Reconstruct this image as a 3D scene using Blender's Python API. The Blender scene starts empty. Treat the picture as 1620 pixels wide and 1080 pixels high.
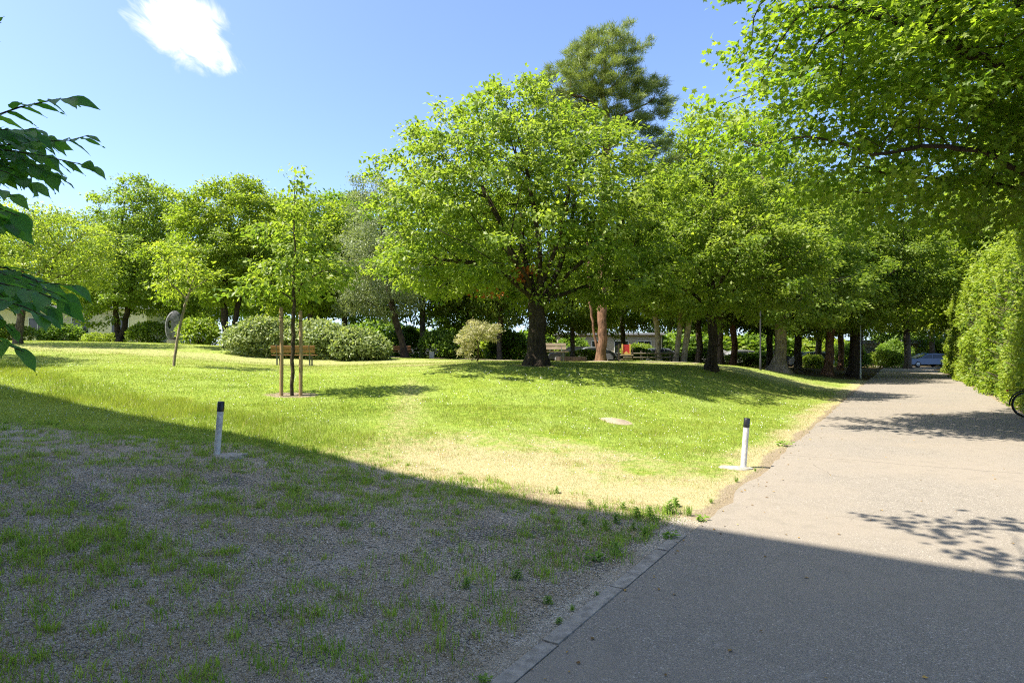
import bpy, bmesh, math, random
import numpy as np
from mathutils import Vector, Matrix

# ------------------------------------------------------------------ camera, sky, sun, exposure
SC = bpy.context.scene
COL = SC.collection
CAM_H = 1.7
F = 990.0                     # focal length in photo pixels (1620 wide)
HX, HY = 810.0, 555.0         # principal column, horizon row

cam_d = bpy.data.cameras.new('camera')
cam_d.sensor_width = 36.0
cam_d.lens = F / 1620.0 * 36.0
cam_d.shift_y = (HY - 540.0) / 1620.0
cam_d.clip_start = 0.05
cam_d.clip_end = 3000.0
cam = bpy.data.objects.new('camera', cam_d)
COL.objects.link(cam)
cam.location = (0, 0, CAM_H)
cam.rotation_euler = (math.radians(90), 0, 0)
SC.camera = cam

SUN_EL = math.radians(59.0)
SH = np.array([0.955, 0.297])                 # horizontal direction in which shadows fall
SH = SH / np.linalg.norm(SH)
SUN_DIR = Vector((-SH[0] * math.cos(SUN_EL), -SH[1] * math.cos(SUN_EL), math.sin(SUN_EL)))   # towards the sun

sun_d = bpy.data.lights.new('sun', 'SUN')
sun_d.energy = 2.6
sun_d.angle = math.radians(0.5)
sun_d.color = (1.0, 0.925, 0.79)
sun = bpy.data.objects.new('sun', sun_d)
COL.objects.link(sun)
sun.rotation_euler = (-SUN_DIR).to_track_quat('-Z', 'Y').to_euler()
sun.location = (-30, -10, 60)

SC.view_settings.view_transform = 'Standard'
SC.view_settings.look = 'None'
SC.view_settings.gamma = 1.0
SC.view_settings.exposure = 2.32
SC.render.engine = 'CYCLES'
SC.cycles.max_bounces = 9
SC.cycles.diffuse_bounces = 6
SC.cycles.glossy_bounces = 2
SC.cycles.transmission_bounces = 6
SC.cycles.transparent_max_bounces = 6
SC.cycles.caustics_reflective = False
SC.cycles.caustics_refractive = False
SC.cycles.sample_clamp_indirect = 5.0
SC.cycles.filter_width = 1.1
SC.cycles.use_denoising = False

world = bpy.data.worlds.new('World')
SC.world = world
world.use_nodes = True


class NT:
    """small helper round a node tree"""
    def __init__(self, tree):
        self.t = tree
        self.t.nodes.clear()

    def n(self, kind, inputs=None, **attrs):
        nd = self.t.nodes.new(kind)
        for k, v in attrs.items():
            setattr(nd, k, v)
        for k, v in (inputs or {}).items():
            self.put(nd, k, v)
        return nd

    def put(self, nd, key, v):
        s = nd.inputs[key]
        if isinstance(v, bpy.types.NodeSocket):
            self.t.links.new(v, s)
        elif isinstance(v, bpy.types.Node):
            self.t.links.new(v.outputs[0], s)
        else:
            if isinstance(v, (tuple, list)) and s.type == 'RGBA' and len(v) == 3:
                v = (*v, 1)
            s.default_value = v

    def math(self, op, a, b=0.0, c=None, clamp=False):
        nd = self.n('ShaderNodeMath', operation=op, use_clamp=clamp)
        self.put(nd, 0, a)
        self.put(nd, 1, b)
        if c is not None:
            self.put(nd, 2, c)
        return nd.outputs[0]

    def vmath(self, op, a, b=(0, 0, 0), out=0):
        nd = self.n('ShaderNodeVectorMath', operation=op)
        self.put(nd, 0, a)
        self.put(nd, 1, b)
        return nd.outputs[out]

    def mix(self, f, a, b):
        nd = self.n('ShaderNodeMix', data_type='RGBA')
        self.put(nd, 0, f)
        self.put(nd, 6, a)
        self.put(nd, 7, b)
        return nd.outputs[2]

    def ss(self, v, lo, hi, a=0.0, b=1.0):
        nd = self.n('ShaderNodeMapRange', interpolation_type='SMOOTHSTEP')
        for i, x in enumerate((v, lo, hi, a, b)):
            self.put(nd, i, x)
        return nd.outputs[0]

    def noise(self, vec, scale, detail=4.0, rough=0.55, dist=0.0):
        nd = self.n('ShaderNodeTexNoise', {'Scale': scale, 'Detail': detail, 'Roughness': rough, 'Distortion': dist})
        if vec is not None:
            self.put(nd, 'Vector', vec)
        return nd.outputs['Fac']

    def bump(self, h, strength=0.3, dist=0.02):
        return self.n('ShaderNodeBump', {'Height': h, 'Strength': strength, 'Distance': dist}).outputs[0]


def build_world():
    w = NT(world.node_tree)
    sky = w.n('ShaderNodeTexSky', sky_type='NISHITA', sun_disc=False)
    sky.sun_elevation = SUN_EL
    sky.sun_rotation = math.atan2(SUN_DIR.x, SUN_DIR.y)
    sky.altitude = 300.0
    sky.air_density = 0.64
    sky.dust_density = 2.0
    sky.ozone_density = 4.2
    co = w.n('ShaderNodeTexCoord').outputs['Generated']
    d = w.vmath('NORMALIZE', co)
    c = Vector(((292 - HX) / F, 1.0, (HY - 50) / F)).normalized()       # where in the sky the cloud stands
    a = Vector((0, 0, 1)).cross(c).normalized() * -1
    b = a.cross(c).normalized() * -1
    if b.z < 0:
        b = -b
    if a.x < 0:
        a = -a
    dc = w.vmath('DOT_PRODUCT', d, tuple(c), 1)
    x = w.math('DIVIDE', w.vmath('DOT_PRODUCT', d, tuple(a), 1), dc)
    y = w.math('DIVIDE', w.vmath('DOT_PRODUCT', d, tuple(b), 1), dc)
    # rotate so that the long axis runs from upper left to lower right
    ang = math.radians(-38)
    u = w.math('ADD', w.math('MULTIPLY', x, math.cos(ang)), w.math('MULTIPLY', y, math.sin(ang)))
    v = w.math('ADD', w.math('MULTIPLY', x, -math.sin(ang)), w.math('MULTIPLY', y, math.cos(ang)))
    uv = w.n('ShaderNodeCombineXYZ', {0: u, 1: v, 2: 0.37}).outputs[0]
    stretched = w.n('ShaderNodeCombineXYZ', {0: w.math('MULTIPLY', u, 0.45), 1: v, 2: 0.37}).outputs[0]
    n1 = w.noise(stretched, 32.0, 8.0, 0.62, 0.5)
    n2 = w.noise(uv, 14.0, 4.0, 0.5)
    eu = w.math('DIVIDE', u, 0.056)
    ev = w.math('DIVIDE', v, 0.037)
    r = w.math('SQRT', w.math('ADD', w.math('MULTIPLY', eu, eu), w.math('MULTIPLY', ev, ev)))
    r = w.math('ADD', r, w.math('MULTIPLY', w.math('SUBTRACT', n1, 0.5), 2.5))
    r = w.math('ADD', r, w.math('MULTIPLY', w.math('SUBTRACT', n2, 0.5), 1.5))
    m = w.ss(r, 1.25, 0.45)
    front = w.ss(dc, 0.5, 0.6)
    m = w.math('MULTIPLY', m, front)
    # the same camera-independent sky, slightly more saturated blue by its own ozone
    body = w.mix(w.ss(r, 0.9, 0.1), (3.0, 3.15, 3.3), (4.3, 4.35, 4.4))
    col = w.mix(m, sky.outputs[0], body)
    bg = w.n('ShaderNodeBackground', {'Color': col, 'Strength': 0.084})
    w.n('ShaderNodeOutputWorld', {'Surface': bg})


build_world()

# ------------------------------------------------------------------ the lie of the land
U2 = np.array([0.530, 0.848]); U2 /= np.linalg.norm(U2)      # along the road
N2 = np.array([U2[1], -U2[0]])                               # across the road, to the right
S_LEFT, S_RIGHT = -1.68, 2.72


def sstep(a, b, x):
    t = np.clip((x - a) / (b - a), 0, 1)
    return t * t * (3 - 2 * t)


CTRL = np.array([
    (0, 0, 0), (-3, 3, .07), (-6, 4, .17), (-3.94, 8.4, .30), (-8, 9.9, .42), (0, 7, .05), (2.0, 9, .06), (-1.8, 8.3, .15),
    (2.17, 13, .36), (-5.45, 15.5, .6), (-10.8, 20, 1.2), (.8, 21, 1.21), (7.66, 24, 1.0), (-11, 29, 1.4), (-6, 29, 1.33),
    (-8.7, 25, 1.09), (-14.7, 32, 1.86), (-30, 40, 2.3), (-24, 40, 2.2), (-5.1, 40, 1.1), (-1.56, 28, 1.22), (4.4, 32, 1.14),
    (7.7, 33, 1.15), (15, 35, .6), (20.2, 40, .5), (23.1, 42, .3), (0, 55, .8), (15, 58, .5), (-20, 58, 1.6), (-40, 60, 2.2),
    (35, 65, .1), (25, 72, .2), (0, 80, .6), (-30, 20, 1.6), (-20, 10, .8), (-15, 5, .45), (60, 60, 0), (40, 95, 0), (-60, 90, 1.8),
    (0, 120, .6), (-10, -2, .2), (60, 20, 0), (10, 5, 0), (5, 14, .25)], float)


def _tps(r):
    return np.where(r > 1e-9, r * r * np.log(np.maximum(r, 1e-9)), 0.0)


def _fit():
    p = CTRL[:, :2]
    n = len(p)
    K = _tps(np.linalg.norm(p[:, None] - p[None], axis=2)) + np.eye(n) * 1.5
    Q = np.hstack([np.ones((n, 1)), p])
    A = np.block([[K, Q], [Q.T, np.zeros((3, 3))]])
    return np.linalg.solve(A, np.concatenate([CTRL[:, 2], np.zeros(3)]))


_W = _fit()


def ground_z(x, y):
    x = np.atleast_1d(np.asarray(x, float)); y = np.atleast_1d(np.asarray(y, float))
    sh = x.shape
    q = np.stack([x.ravel(), y.ravel()], 1)
    out = np.empty(len(q))
    for i in range(0, len(q), 20000):
        b = q[i:i + 20000]
        k = _tps(np.linalg.norm(b[:, None] - CTRL[None, :, :2], axis=2))
        out[i:i + 20000] = k @ _W[:-3] + _W[-3] + b @ _W[-2:]
    far = sstep(90, 140, np.hypot(q[:, 0], q[:, 1] - 20))
    out = np.clip(out, -.1, 2.6) * (1 - far) + 0.7 * far
    s = q @ N2
    out = out * sstep(0, 5.5, -(s - S_LEFT) - 0.05)
    return out.reshape(sh)


def gz(x, y):
    return float(ground_z(x, y)[0])


def at(px, d, dz=0.0):
    """the spot on the ground at depth d that lies in photo column px"""
    x = (px - HX) / F * d
    return Vector((x, d, gz(x, d) + dz))


def st(s, t, z=0.0):
    p = N2 * s + U2 * t
    return Vector((p[0], p[1], z))


# ------------------------------------------------------------------ object helpers
def tag(o, label=None, cat=None, group=None, kind=None):
    if label: o['label'] = label
    if cat: o['category'] = cat
    if group: o['group'] = group
    if kind: o['kind'] = kind
    return o


def empty(name, loc, rz=0.0, label=None, cat=None, group=None):
    o = bpy.data.objects.new(name, None)
    o.empty_display_size = 0.2
    COL.objects.link(o)
    o.location = loc
    o.rotation_euler = (0, 0, rz)
    return tag(o, label, cat, group)


def link(name, me, parent=None):
    o = bpy.data.objects.new(name, me)
    COL.objects.link(o)
    if parent is not None:
        o.parent = parent
    return o


def copy_tree(o, parent=None):
    c = o.copy()
    COL.objects.link(c)
    if parent is not None:
        c.parent = parent
    for ch in list(o.children):
        copy_tree(ch, c)
    return c


def np_mesh(name, V, Fc, mat, attr=None, smooth=False):
    """V (n,3), Fc (m,k) arrays -> mesh; attr: dict name -> float per vertex"""
    me = bpy.data.meshes.new(name)
    V = np.ascontiguousarray(V, np.float32); Fc = np.ascontiguousarray(Fc, np.int32)
    k = Fc.shape[1]
    me.vertices.add(len(V))
    me.vertices.foreach_set('co', V.ravel())
    me.loops.add(Fc.size)
    me.loops.foreach_set('vertex_index', Fc.ravel())
    me.polygons.add(len(Fc))
    me.polygons.foreach_set('loop_start', np.arange(0, Fc.size, k, dtype=np.int32))
    if smooth:
        me.polygons.foreach_set('use_smooth', np.ones(len(Fc), bool))
    for an, av in (attr or {}).items():
        a = me.attributes.new(an, 'FLOAT', 'POINT')
        a.data.foreach_set('value', np.ascontiguousarray(av, np.float32))
    me.update(calc_edges=True)
    if mat is not None:
        me.materials.append(mat)
    return me


class MB:
    """collects primitives; build() links them as one mesh object"""
    def __init__(self):
        self.v = []; self.f = []

    def add(self, vs, fs):
        o = len(self.v)
        self.v += [tuple(p) for p in vs]
        self.f += [tuple(i + o for i in q) for q in fs]
        return self

    def box(self, c, size, rot=None):
        h = [x / 2 for x in size]
        vs = [Vector((sx * h[0], sy * h[1], sz * h[2])) for sz in (-1, 1) for sy in (-1, 1) for sx in (-1, 1)]
        if rot is not None:
            vs = [rot @ v for v in vs]
        vs = [v + Vector(c) for v in vs]
        return self.add(vs, [(0, 2, 3, 1), (4, 5, 7, 6), (0, 1, 5, 4), (2, 6, 7, 3), (0, 4, 6, 2), (1, 3, 7, 5)])

    def tube(self, pts, rad, n=10, cap=True):
        pts = [Vector(p) for p in pts]
        if not hasattr(rad, '__len__'):
            rad = [rad] * len(pts)
        vs = []; fs = []
        ref = None
        for i, p in enumerate(pts):
            t = (pts[min(i + 1, len(pts) - 1)] - pts[max(i - 1, 0)]).normalized()
            if ref is None:
                ref = Vector((1, 0, 0)) if abs(t.x) < .9 else Vector((0, 1, 0))
            a = (ref - t * ref.dot(t)).normalized(); b = t.cross(a); ref = a
            for j in range(n):
                q = 2 * math.pi * j / n
                vs.append(p + (a * math.cos(q) + b * math.sin(q)) * rad[i])
        for i in range(len(pts) - 1):
            for j in range(n):
                k = (j + 1) % n
                fs.append((i * n + j, i * n + k, (i + 1) * n + k, (i + 1) * n + j))
        if cap:
            fs.append(tuple(reversed(range(n))))
            fs.append(tuple(range((len(pts) - 1) * n, len(pts) * n)))
        return self.add(vs, fs)

    def ring(self, c, R, r, axis, n=28, m=7):
        """torus"""
        axis = Vector(axis).normalized()
        a = axis.orthogonal().normalized(); b = axis.cross(a)
        vs = []; fs = []
        for i in range(n):
            q = 2 * math.pi * i / n
            e = a * math.cos(q) + b * math.sin(q)
            for j in range(m):
                w = 2 * math.pi * j / m
                vs.append(Vector(c) + e * (R + r * math.cos(w)) + axis * (r * math.sin(w)))
        for i in range(n):
            for j in range(m):
                fs.append((i * m + j, ((i + 1) % n) * m + j, ((i + 1) % n) * m + (j + 1) % m, i * m + (j + 1) % m))
        return self.add(vs, fs)

    def prism(self, outline, y0, y1):
        """outline in (x,z), swept along y"""
        n = len(outline)
        vs = [(x, y0, z) for x, z in outline] + [(x, y1, z) for x, z in outline]
        fs = [tuple(range(n)), tuple(reversed(range(n, 2 * n)))]
        fs += [(i, i + n, (i + 1) % n + n, (i + 1) % n) for i in range(n)]
        return self.add(vs, fs)

    def build(self, name, mat, parent=None, smooth=False, bevel=0.0, seg=2):
        me = bpy.data.meshes.new(name)
        me.from_pydata(self.v, [], self.f)
        bm = bmesh.new(); bm.from_mesh(me)
        bmesh.ops.recalc_face_normals(bm, faces=bm.faces)
        if bevel > 0:
            bmesh.ops.bevel(bm, geom=[e for e in bm.edges if len(e.link_faces) == 2 and e.calc_face_angle(0) > .5],
                            offset=bevel, segments=seg, affect='EDGES', clamp_overlap=True)
        for f in bm.faces:
            f.smooth = smooth
        if smooth:
            for e in bm.edges:
                if len(e.link_faces) == 2 and e.calc_face_angle(0) > 0.7:
                    e.smooth = False
        bm.to_mesh(me); bm.free()
        me.materials.append(mat)
        return link(name, me, parent)


# ------------------------------------------------------------------ materials
def new_mat(name):
    m = bpy.data.materials.new(name)
    m.use_nodes = True
    return m, NT(m.node_tree)


def leaf_mat(name, c0, c1, trans=0.42, tcol=None, rough=0.45, spec=0.35):
    """c0..c1 over the per-leaf value v; leaves let light through"""
    m, t = new_mat(name)
    v = t.n('ShaderNodeAttribute', attribute_name='v').outputs['Fac']
    col = t.mix(v, c0, c1)
    if tcol is None:
        tc = t.n('ShaderNodeVectorMath', operation='MULTIPLY')
        t.put(tc, 0, col); t.put(tc, 1, (1.45, 1.5, 0.62))
        tcs = tc.outputs[0]
    else:
        tcs = tcol
    p = t.n('ShaderNodeBsdfPrincipled', {'Base Color': col, 'Roughness': rough, 'Specular IOR Level': spec})
    tr = t.n('ShaderNodeBsdfTranslucent', {'Color': tcs})
    mx = t.n('ShaderNodeMixShader', {0: trans, 1: p, 2: tr})
    t.n('ShaderNodeOutputMaterial', {'Surface': mx})
    return m


def bark_mat(name, c0, c1, scale=9.0):
    m, t = new_mat(name)
    co = t.n('ShaderNodeTexCoord').outputs['Object']
    mp = t.n('ShaderNodeMapping', {'Vector': co, 'Scale': (1, 1, 0.22)}).outputs[0]
    n = t.noise(mp, scale * 2.4, 6, 0.65, 0.6)
    big = t.noise(co, scale * 0.35, 3)
    f = t.math('ADD', t.math('MULTIPLY', t.ss(n, .32, .68), .75), t.math('MULTIPLY', t.ss(big, .4, .62), .35), clamp=True)
    col = t.mix(f, c0, c1)
    p = t.n('ShaderNodeBsdfPrincipled', {'Base Color': col, 'Roughness': .92, 'Specular IOR Level': .15,
                                         'Normal': t.bump(n, .9, .03)})
    t.n('ShaderNodeOutputMaterial', {'Surface': p})
    return m


def plain_mat(name, c, rough=.6, spec=.4, metal=0.0, var=.18, scale=14.0, bump=.08, coat=0.0):
    m, t = new_mat(name)
    co = t.n('ShaderNodeTexCoord').outputs['Object']
    n = t.noise(co, scale, 5, .6)
    n2 = t.noise(co, scale * .17, 3, .5)
    f = t.math('ADD', t.math('MULTIPLY', n, .6), t.math('MULTIPLY', n2, .4))
    col = t.mix(t.ss(f, .3, .7), tuple(x * (1 - var) for x in c), tuple(min(1, x * (1 + var * .6)) for x in c))
    p = t.n('ShaderNodeBsdfPrincipled', {'Base Color': col, 'Roughness': rough, 'Specular IOR Level': spec, 'Metallic': metal,
                                         'Coat Weight': coat, 'Normal': t.bump(n, bump, .01)})
    t.n('ShaderNodeOutputMaterial', {'Surface': p})
    return m


def wood_mat(name, c0, c1, axis=(8, 8, .6), rough=.7):
    m, t = new_mat(name)
    co = t.n('ShaderNodeTexCoord').outputs['Object']
    mp = t.n('ShaderNodeMapping', {'Vector': co, 'Scale': axis}).outputs[0]
    n = t.noise(mp, 4.0, 6, .65, .5)
    p = t.n('ShaderNodeBsdfPrincipled', {'Base Color': t.mix(t.ss(n, .3, .7), c0, c1), 'Roughness': rough,
                                         'Normal': t.bump(n, .3, .01)})
    t.n('ShaderNodeOutputMaterial', {'Surface': p})
    return m


def ground_mat():
    m, t = new_mat('ground_turf')
    co = t.n('ShaderNodeTexCoord').outputs['Object']
    A = lambda n: t.n('ShaderNodeAttribute', attribute_name=n).outputs['Fac']
    dry, grav, bare, shade = A('dry'), A('gravel'), A('bare'), A('litter')  # last mask is brown leaf litter lying under the wood and hedge
    n1 = t.noise(co, 1.1, 5, .6); n2 = t.noise(co, 9.0, 5, .65); n3 = t.noise(co, 60.0, 3, .7)
    green = t.mix(t.ss(n2, .35, .65), (.12, .20, .022), (.25, .31, .045))
    green = t.mix(t.ss(n1, .42, .66), green, (.22, .29, .06))
    green = t.mix(t.math('MULTIPLY', t.ss(n3, .5, .75), .5), green, (.26, .33, .06))
    straw = t.mix(t.ss(n3, .32, .68), (.26, .215, .11), (.44, .39, .25))
    straw = t.mix(t.ss(n2, .45, .7), straw, (.33, .25, .14))
    fd = t.ss(t.math('ADD', dry, t.math('MULTIPLY', t.math('SUBTRACT', n2, .5), 1.3)), .18, .9)
    col = t.mix(t.math('MULTIPLY', fd, .86), green, straw)
    soil = t.mix(t.ss(n3, .3, .7), (.17, .135, .09), (.30, .245, .17))
    fb = t.ss(t.math('ADD', bare, t.math('MULTIPLY', t.math('SUBTRACT', n2, .5), .7)), .4, .62)
    col = t.mix(fb, col, soil)
    vo = t.n('ShaderNodeTexVoronoi', {'Vector': co, 'Scale': 105.0, 'Randomness': 1.0})
    vr = t.n('ShaderNodeSeparateColor', {0: vo.outputs['Color']}).outputs[0]
    gr = t.mix(vr, (.22, .194, .155), (.53, .475, .385))
    gr = t.mix(t.ss(vr, .93, .96), gr, (.62, .58, .52))
    gr = t.mix(t.math('MULTIPLY', t.ss(n1, .45, .62), .6), gr, (.30, .25, .18))
    fg = t.ss(t.math('ADD', grav, t.math('MULTIPLY', t.math('SUBTRACT', n2, .5), .8)), .35, .65)
    col = t.mix(fg, col, gr)
    leaf = t.mix(t.ss(n2, .4, .6), (.09, .065, .035), (.05, .045, .02))
    col = t.mix(t.ss(t.math('ADD', shade, t.math('MULTIPLY', t.math('SUBTRACT', n1, .5), .8)), .4, .7), col, leaf)
    h = t.math('ADD', t.math('MULTIPLY', n2, .5), t.math('MULTIPLY', n3, .5))
    h = t.math('SUBTRACT', h, t.math('MULTIPLY', t.math('MULTIPLY', vo.outputs['Distance'], fg), .45))
    p = t.n('ShaderNodeBsdfPrincipled', {'Base Color': col, 'Roughness': .95, 'Specular IOR Level': .1, 'Normal': t.bump(h, .8, .04)})
    t.n('ShaderNodeOutputMaterial', {'Surface': p})
    return m


def asphalt_mat():
    m, t = new_mat('asphalt')
    co = t.n('ShaderNodeTexCoord').outputs['Object']
    n1 = t.noise(co, .5, 5, .6); n2 = t.noise(co, 4.0, 5, .6); n3 = t.noise(co, 160.0, 3, .7)
    vo = t.n('ShaderNodeTexVoronoi', {'Vector': co, 'Scale': 140.0})
    vr = t.n('ShaderNodeSeparateColor', {0: vo.outputs['Color']}).outputs[0]
    col = t.mix(vr, (.14, .125, .104), (.27, .24, .20))
    col = t.mix(t.ss(vr, .975, .985), col, (.42, .385, .34))
    col = t.mix(t.math('MULTIPLY', t.ss(n1, .38, .62), .7), col, (.235, .203, .163))
    col = t.mix(t.math('MULTIPLY', t.ss(n2, .45, .75), .35), col, (.14, .126, .105))
    # hairline cracks
    sp = t.n('ShaderNodeVectorMath', operation='ADD')
    t.put(sp, 0, co)
    nv = t.n('ShaderNodeTexNoise', {'Vector': co, 'Scale': 1.6, 'Detail': 5.0}).outputs['Color']
    t.put(sp, 1, t.vmath('MULTIPLY', nv, (.7, .7, 0)))
    cr = t.n('ShaderNodeTexVoronoi', {'Vector': sp, 'Scale': .42}, feature='DISTANCE_TO_EDGE').outputs['Distance']
    crack = t.math('MULTIPLY', t.ss(cr, .0035, .001), t.ss(t.noise(co, .35, 2), .56, .66))
    col = t.mix(t.math('MULTIPLY', crack, .4), col, (.04, .038, .035))
    stain = t.ss(t.noise(co, .9, 6, .7, 1.2), .64, .72)
    col = t.mix(t.math('MULTIPLY', stain, .35), col, (.40, .37, .33))
    dark = t.ss(t.noise(co, 2.3, 5, .7, .8), .66, .74)
    col = t.mix(t.math('MULTIPLY', dark, .3), col, (.11, .10, .09))
    # seams where the surface was laid in runs across the road
    al = t.vmath('DOT_PRODUCT', co, (float(U2[0]), float(U2[1]), 0), 1)
    al = t.math('ADD', al, t.math('MULTIPLY', t.noise(co, 1.2, 3), .25))
    for tt in (11.2, 26.5, 44.0):
        sm = t.ss(t.math('ABSOLUTE', t.math('SUBTRACT', al, tt)), .03, .008)
        col = t.mix(t.math('MULTIPLY', sm, .45), col, (.09, .082, .07))
    h = t.math('SUBTRACT', t.math('MULTIPLY', n3, .4), vo.outputs['Distance'])
    h = t.math('SUBTRACT', h, t.math('MULTIPLY', crack, 3.0))
    p = t.n('ShaderNodeBsdfPrincipled', {'Base Color': col, 'Roughness': .82, 'Specular IOR Level': .3, 'Normal': t.bump(h, .35, .006)})
    t.n('ShaderNodeOutputMaterial', {'Surface': p})
    return m


def stone_mat(name, c0, c1, scale=30.0):
    m, t = new_mat(name)
    co = t.n('ShaderNodeTexCoord').outputs['Object']
    n = t.noise(co, scale, 6, .65); n2 = t.noise(co, scale * .12, 4, .6)
    col = t.mix(t.ss(n, .3, .7), c0, c1)
    col = t.mix(t.math('MULTIPLY', t.ss(n2, .5, .7), .5), col, tuple(x * .55 for x in c0))
    p = t.n('ShaderNodeBsdfPrincipled', {'Base Color': col, 'Roughness': .9, 'Specular IOR Level': .2, 'Normal': t.bump(n, .5, .01)})
    t.n('ShaderNodeOutputMaterial', {'Surface': p})
    return m


def attr_mat(name, c0, c1, rough=.9):
    """dull solid coloured by the per-piece value v (stones, dry stems)"""
    m, t = new_mat(name)
    v = t.n('ShaderNodeAttribute', attribute_name='v').outputs['Fac']
    p = t.n('ShaderNodeBsdfPrincipled', {'Base Color': t.mix(v, c0, c1), 'Roughness': rough, 'Specular IOR Level': .2})
    t.n('ShaderNodeOutputMaterial', {'Surface': p})
    return m


M = {}
M['ground'] = ground_mat()
M['asphalt'] = asphalt_mat()
M['kerb'] = stone_mat('kerb_concrete', (.19, .172, .147), (.34, .31, .265), 14)
M['footing'] = stone_mat('footing_concrete', (.22, .195, .16), (.42, .39, .34), 18)
M['path'] = stone_mat('path_gravel', (.23, .19, .135), (.36, .30, .22), 50)
M['bark_dark'] = bark_mat('bark_dark', (.018, .014, .011), (.075, .058, .042))
M['bark_grey'] = bark_mat('bark_grey', (.045, .038, .03), (.15, .125, .095))
M['bark_pine'] = bark_mat('bark_pine', (.06, .034, .022), (.24, .135, .085), 6)
M['bark_pale'] = bark_mat('bark_pale', (.12, .095, .07), (.34, .28, .21), 7)
M['bark_young'] = bark_mat('bark_young', (.03, .024, .016), (.115, .09, .055), 16)
M['stake'] = wood_mat('stake_wood', (.20, .125, .055), (.36, .25, .12), (14, 14, .9))
M['bench_wood'] = wood_mat('bench_wood', (.21, .095, .04), (.34, .165, .075), (.8, 12, 12))
M['bench_pale'] = wood_mat('bench_pale', (.22, .17, .12), (.36, .29, .21), (.8, 12, 12))
M['steel_grey'] = plain_mat('steel_grey', (.13, .14, .15), .45, .5, .5, .15)
M['steel_dark'] = plain_mat('steel_dark', (.03, .03, .032), .45, .5, .3, .15)
M['steel_pale'] = plain_mat('steel_pale', (.42, .43, .42), .4, .5, .5, .1)
M['post_white'] = plain_mat('post_white', (.62, .60, .57), .55, .4, 0, .34, 22)
M['post_black'] = plain_mat('post_black', (.012, .012, .013), .35, .5, 0, .2, 30)
M['black_rubber'] = plain_mat('black_rubber', (.014, .014, .014), .8, .3, 0, .2, 20)
M['red_plastic'] = plain_mat('red_plastic', (.42, .02, .02), .25, .5, 0, .1)
M['red_board'] = plain_mat('red_board', (.42, .03, .03), .45, .4, 0, .2)
M['yellow_paint'] = plain_mat('yellow_paint', (.55, .38, .10), .5, .4, 0, .2)
M['wall_cream'] = plain_mat('wall_cream', (.60, .55, .40), .9, .1, 0, .1, 3)
M['wall_beige'] = plain_mat('wall_beige', (.40, .36, .27), .9, .1, 0, .12, 3)
M['wall_white'] = plain_mat('wall_white', (.78, .76, .72), .9, .1, 0, .08, 3)
M['roof_grey'] = plain_mat('roof_grey', (.34, .34, .35), .8, .2, 0, .15, 2)
M['glass'] = plain_mat('window_glass', (.02, .025, .03), .06, .6, 0, .05)
M['frame_white'] = plain_mat('frame_white', (.6, .6, .58), .5, .4, 0, .05)
M['concrete_block'] = stone_mat('bin_concrete', (.34, .33, .31), (.5, .48, .46), 30)
M['sculpture'] = stone_mat('sculpture_stone', (.07, .07, .075), (.17, .17, .17), 8)
M['gravel'] = attr_mat('gravel_stone', (.20, .178, .145), (.60, .54, .445))
M['grid'] = plain_mat('grid_plastic', (.075, .074, .072), .7, .4, 0, .3, 25)
M['litter'] = attr_mat('dead_leaf', (.10, .06, .025), (.42, .27, .07))
M['clover'] = attr_mat('clover_white', (.62, .62, .55), (.8, .8, .74))
M['straw'] = leaf_mat('straw', (.19, .145, .062), (.45, .36, .19), .3, (.40, .32, .16), .7, .1)
M['lawn_blade'] = leaf_mat('lawn_blade', (.10, .17, .020), (.35, .39, .065), .44, None, .5, .25)
M['tuft_blade'] = leaf_mat('tuft_blade', (.12, .245, .03), (.36, .46, .085), .48, None, .5, .3)
M['weed_leaf'] = leaf_mat('weed_leaf', (.12, .24, .035), (.28, .40, .07), .5)
M['leaf_main'] = leaf_mat('leaf_main', (.090, .165, .022), (.29, .355, .065), .54)
M['leaf_lime'] = leaf_mat('leaf_lime', (.12, .20, .022), (.30, .36, .055), .54)
M['leaf_yellow'] = leaf_mat('leaf_yellow', (.15, .23, .026), (.34, .39, .07), .55)
M['leaf_mid'] = leaf_mat('leaf_mid', (.10, .17, .024), (.25, .32, .055), .56)
M['leaf_dark'] = leaf_mat('leaf_dark', (.085, .16, .024), (.21, .305, .05), .56)
M['leaf_silver'] = leaf_mat('leaf_silver', (.12, .155, .07), (.27, .32, .17), .42)
M['leaf_dogwood'] = leaf_mat('leaf_dogwood', (.12, .18, .06), (.38, .42, .19), .42)
M['leaf_willow'] = leaf_mat('leaf_willow', (.16, .19, .065), (.55, .50, .36), .42)
M['leaf_pine'] = leaf_mat('leaf_pine', (.10, .145, .035), (.27, .32, .09), .36)
M['leaf_maple'] = leaf_mat('leaf_maple', (.095, .18, .018), (.25, .325, .042), .60)
M['leaf_hedge'] = leaf_mat('leaf_hedge', (.13, .22, .022), (.36, .42, .07), .52)
M['leaf_near'] = leaf_mat('leaf_near', (.06, .19, .035), (.15, .32, .06), .6, None, .4, .35)
M['leaf_red'] = leaf_mat('leaf_red', (.30, .07, .02), (.45, .15, .03), .4, (.5, .15, .03))

# ------------------------------------------------------------------ setting: ground, road, kerb, path
RNG = np.random.default_rng(11)


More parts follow.
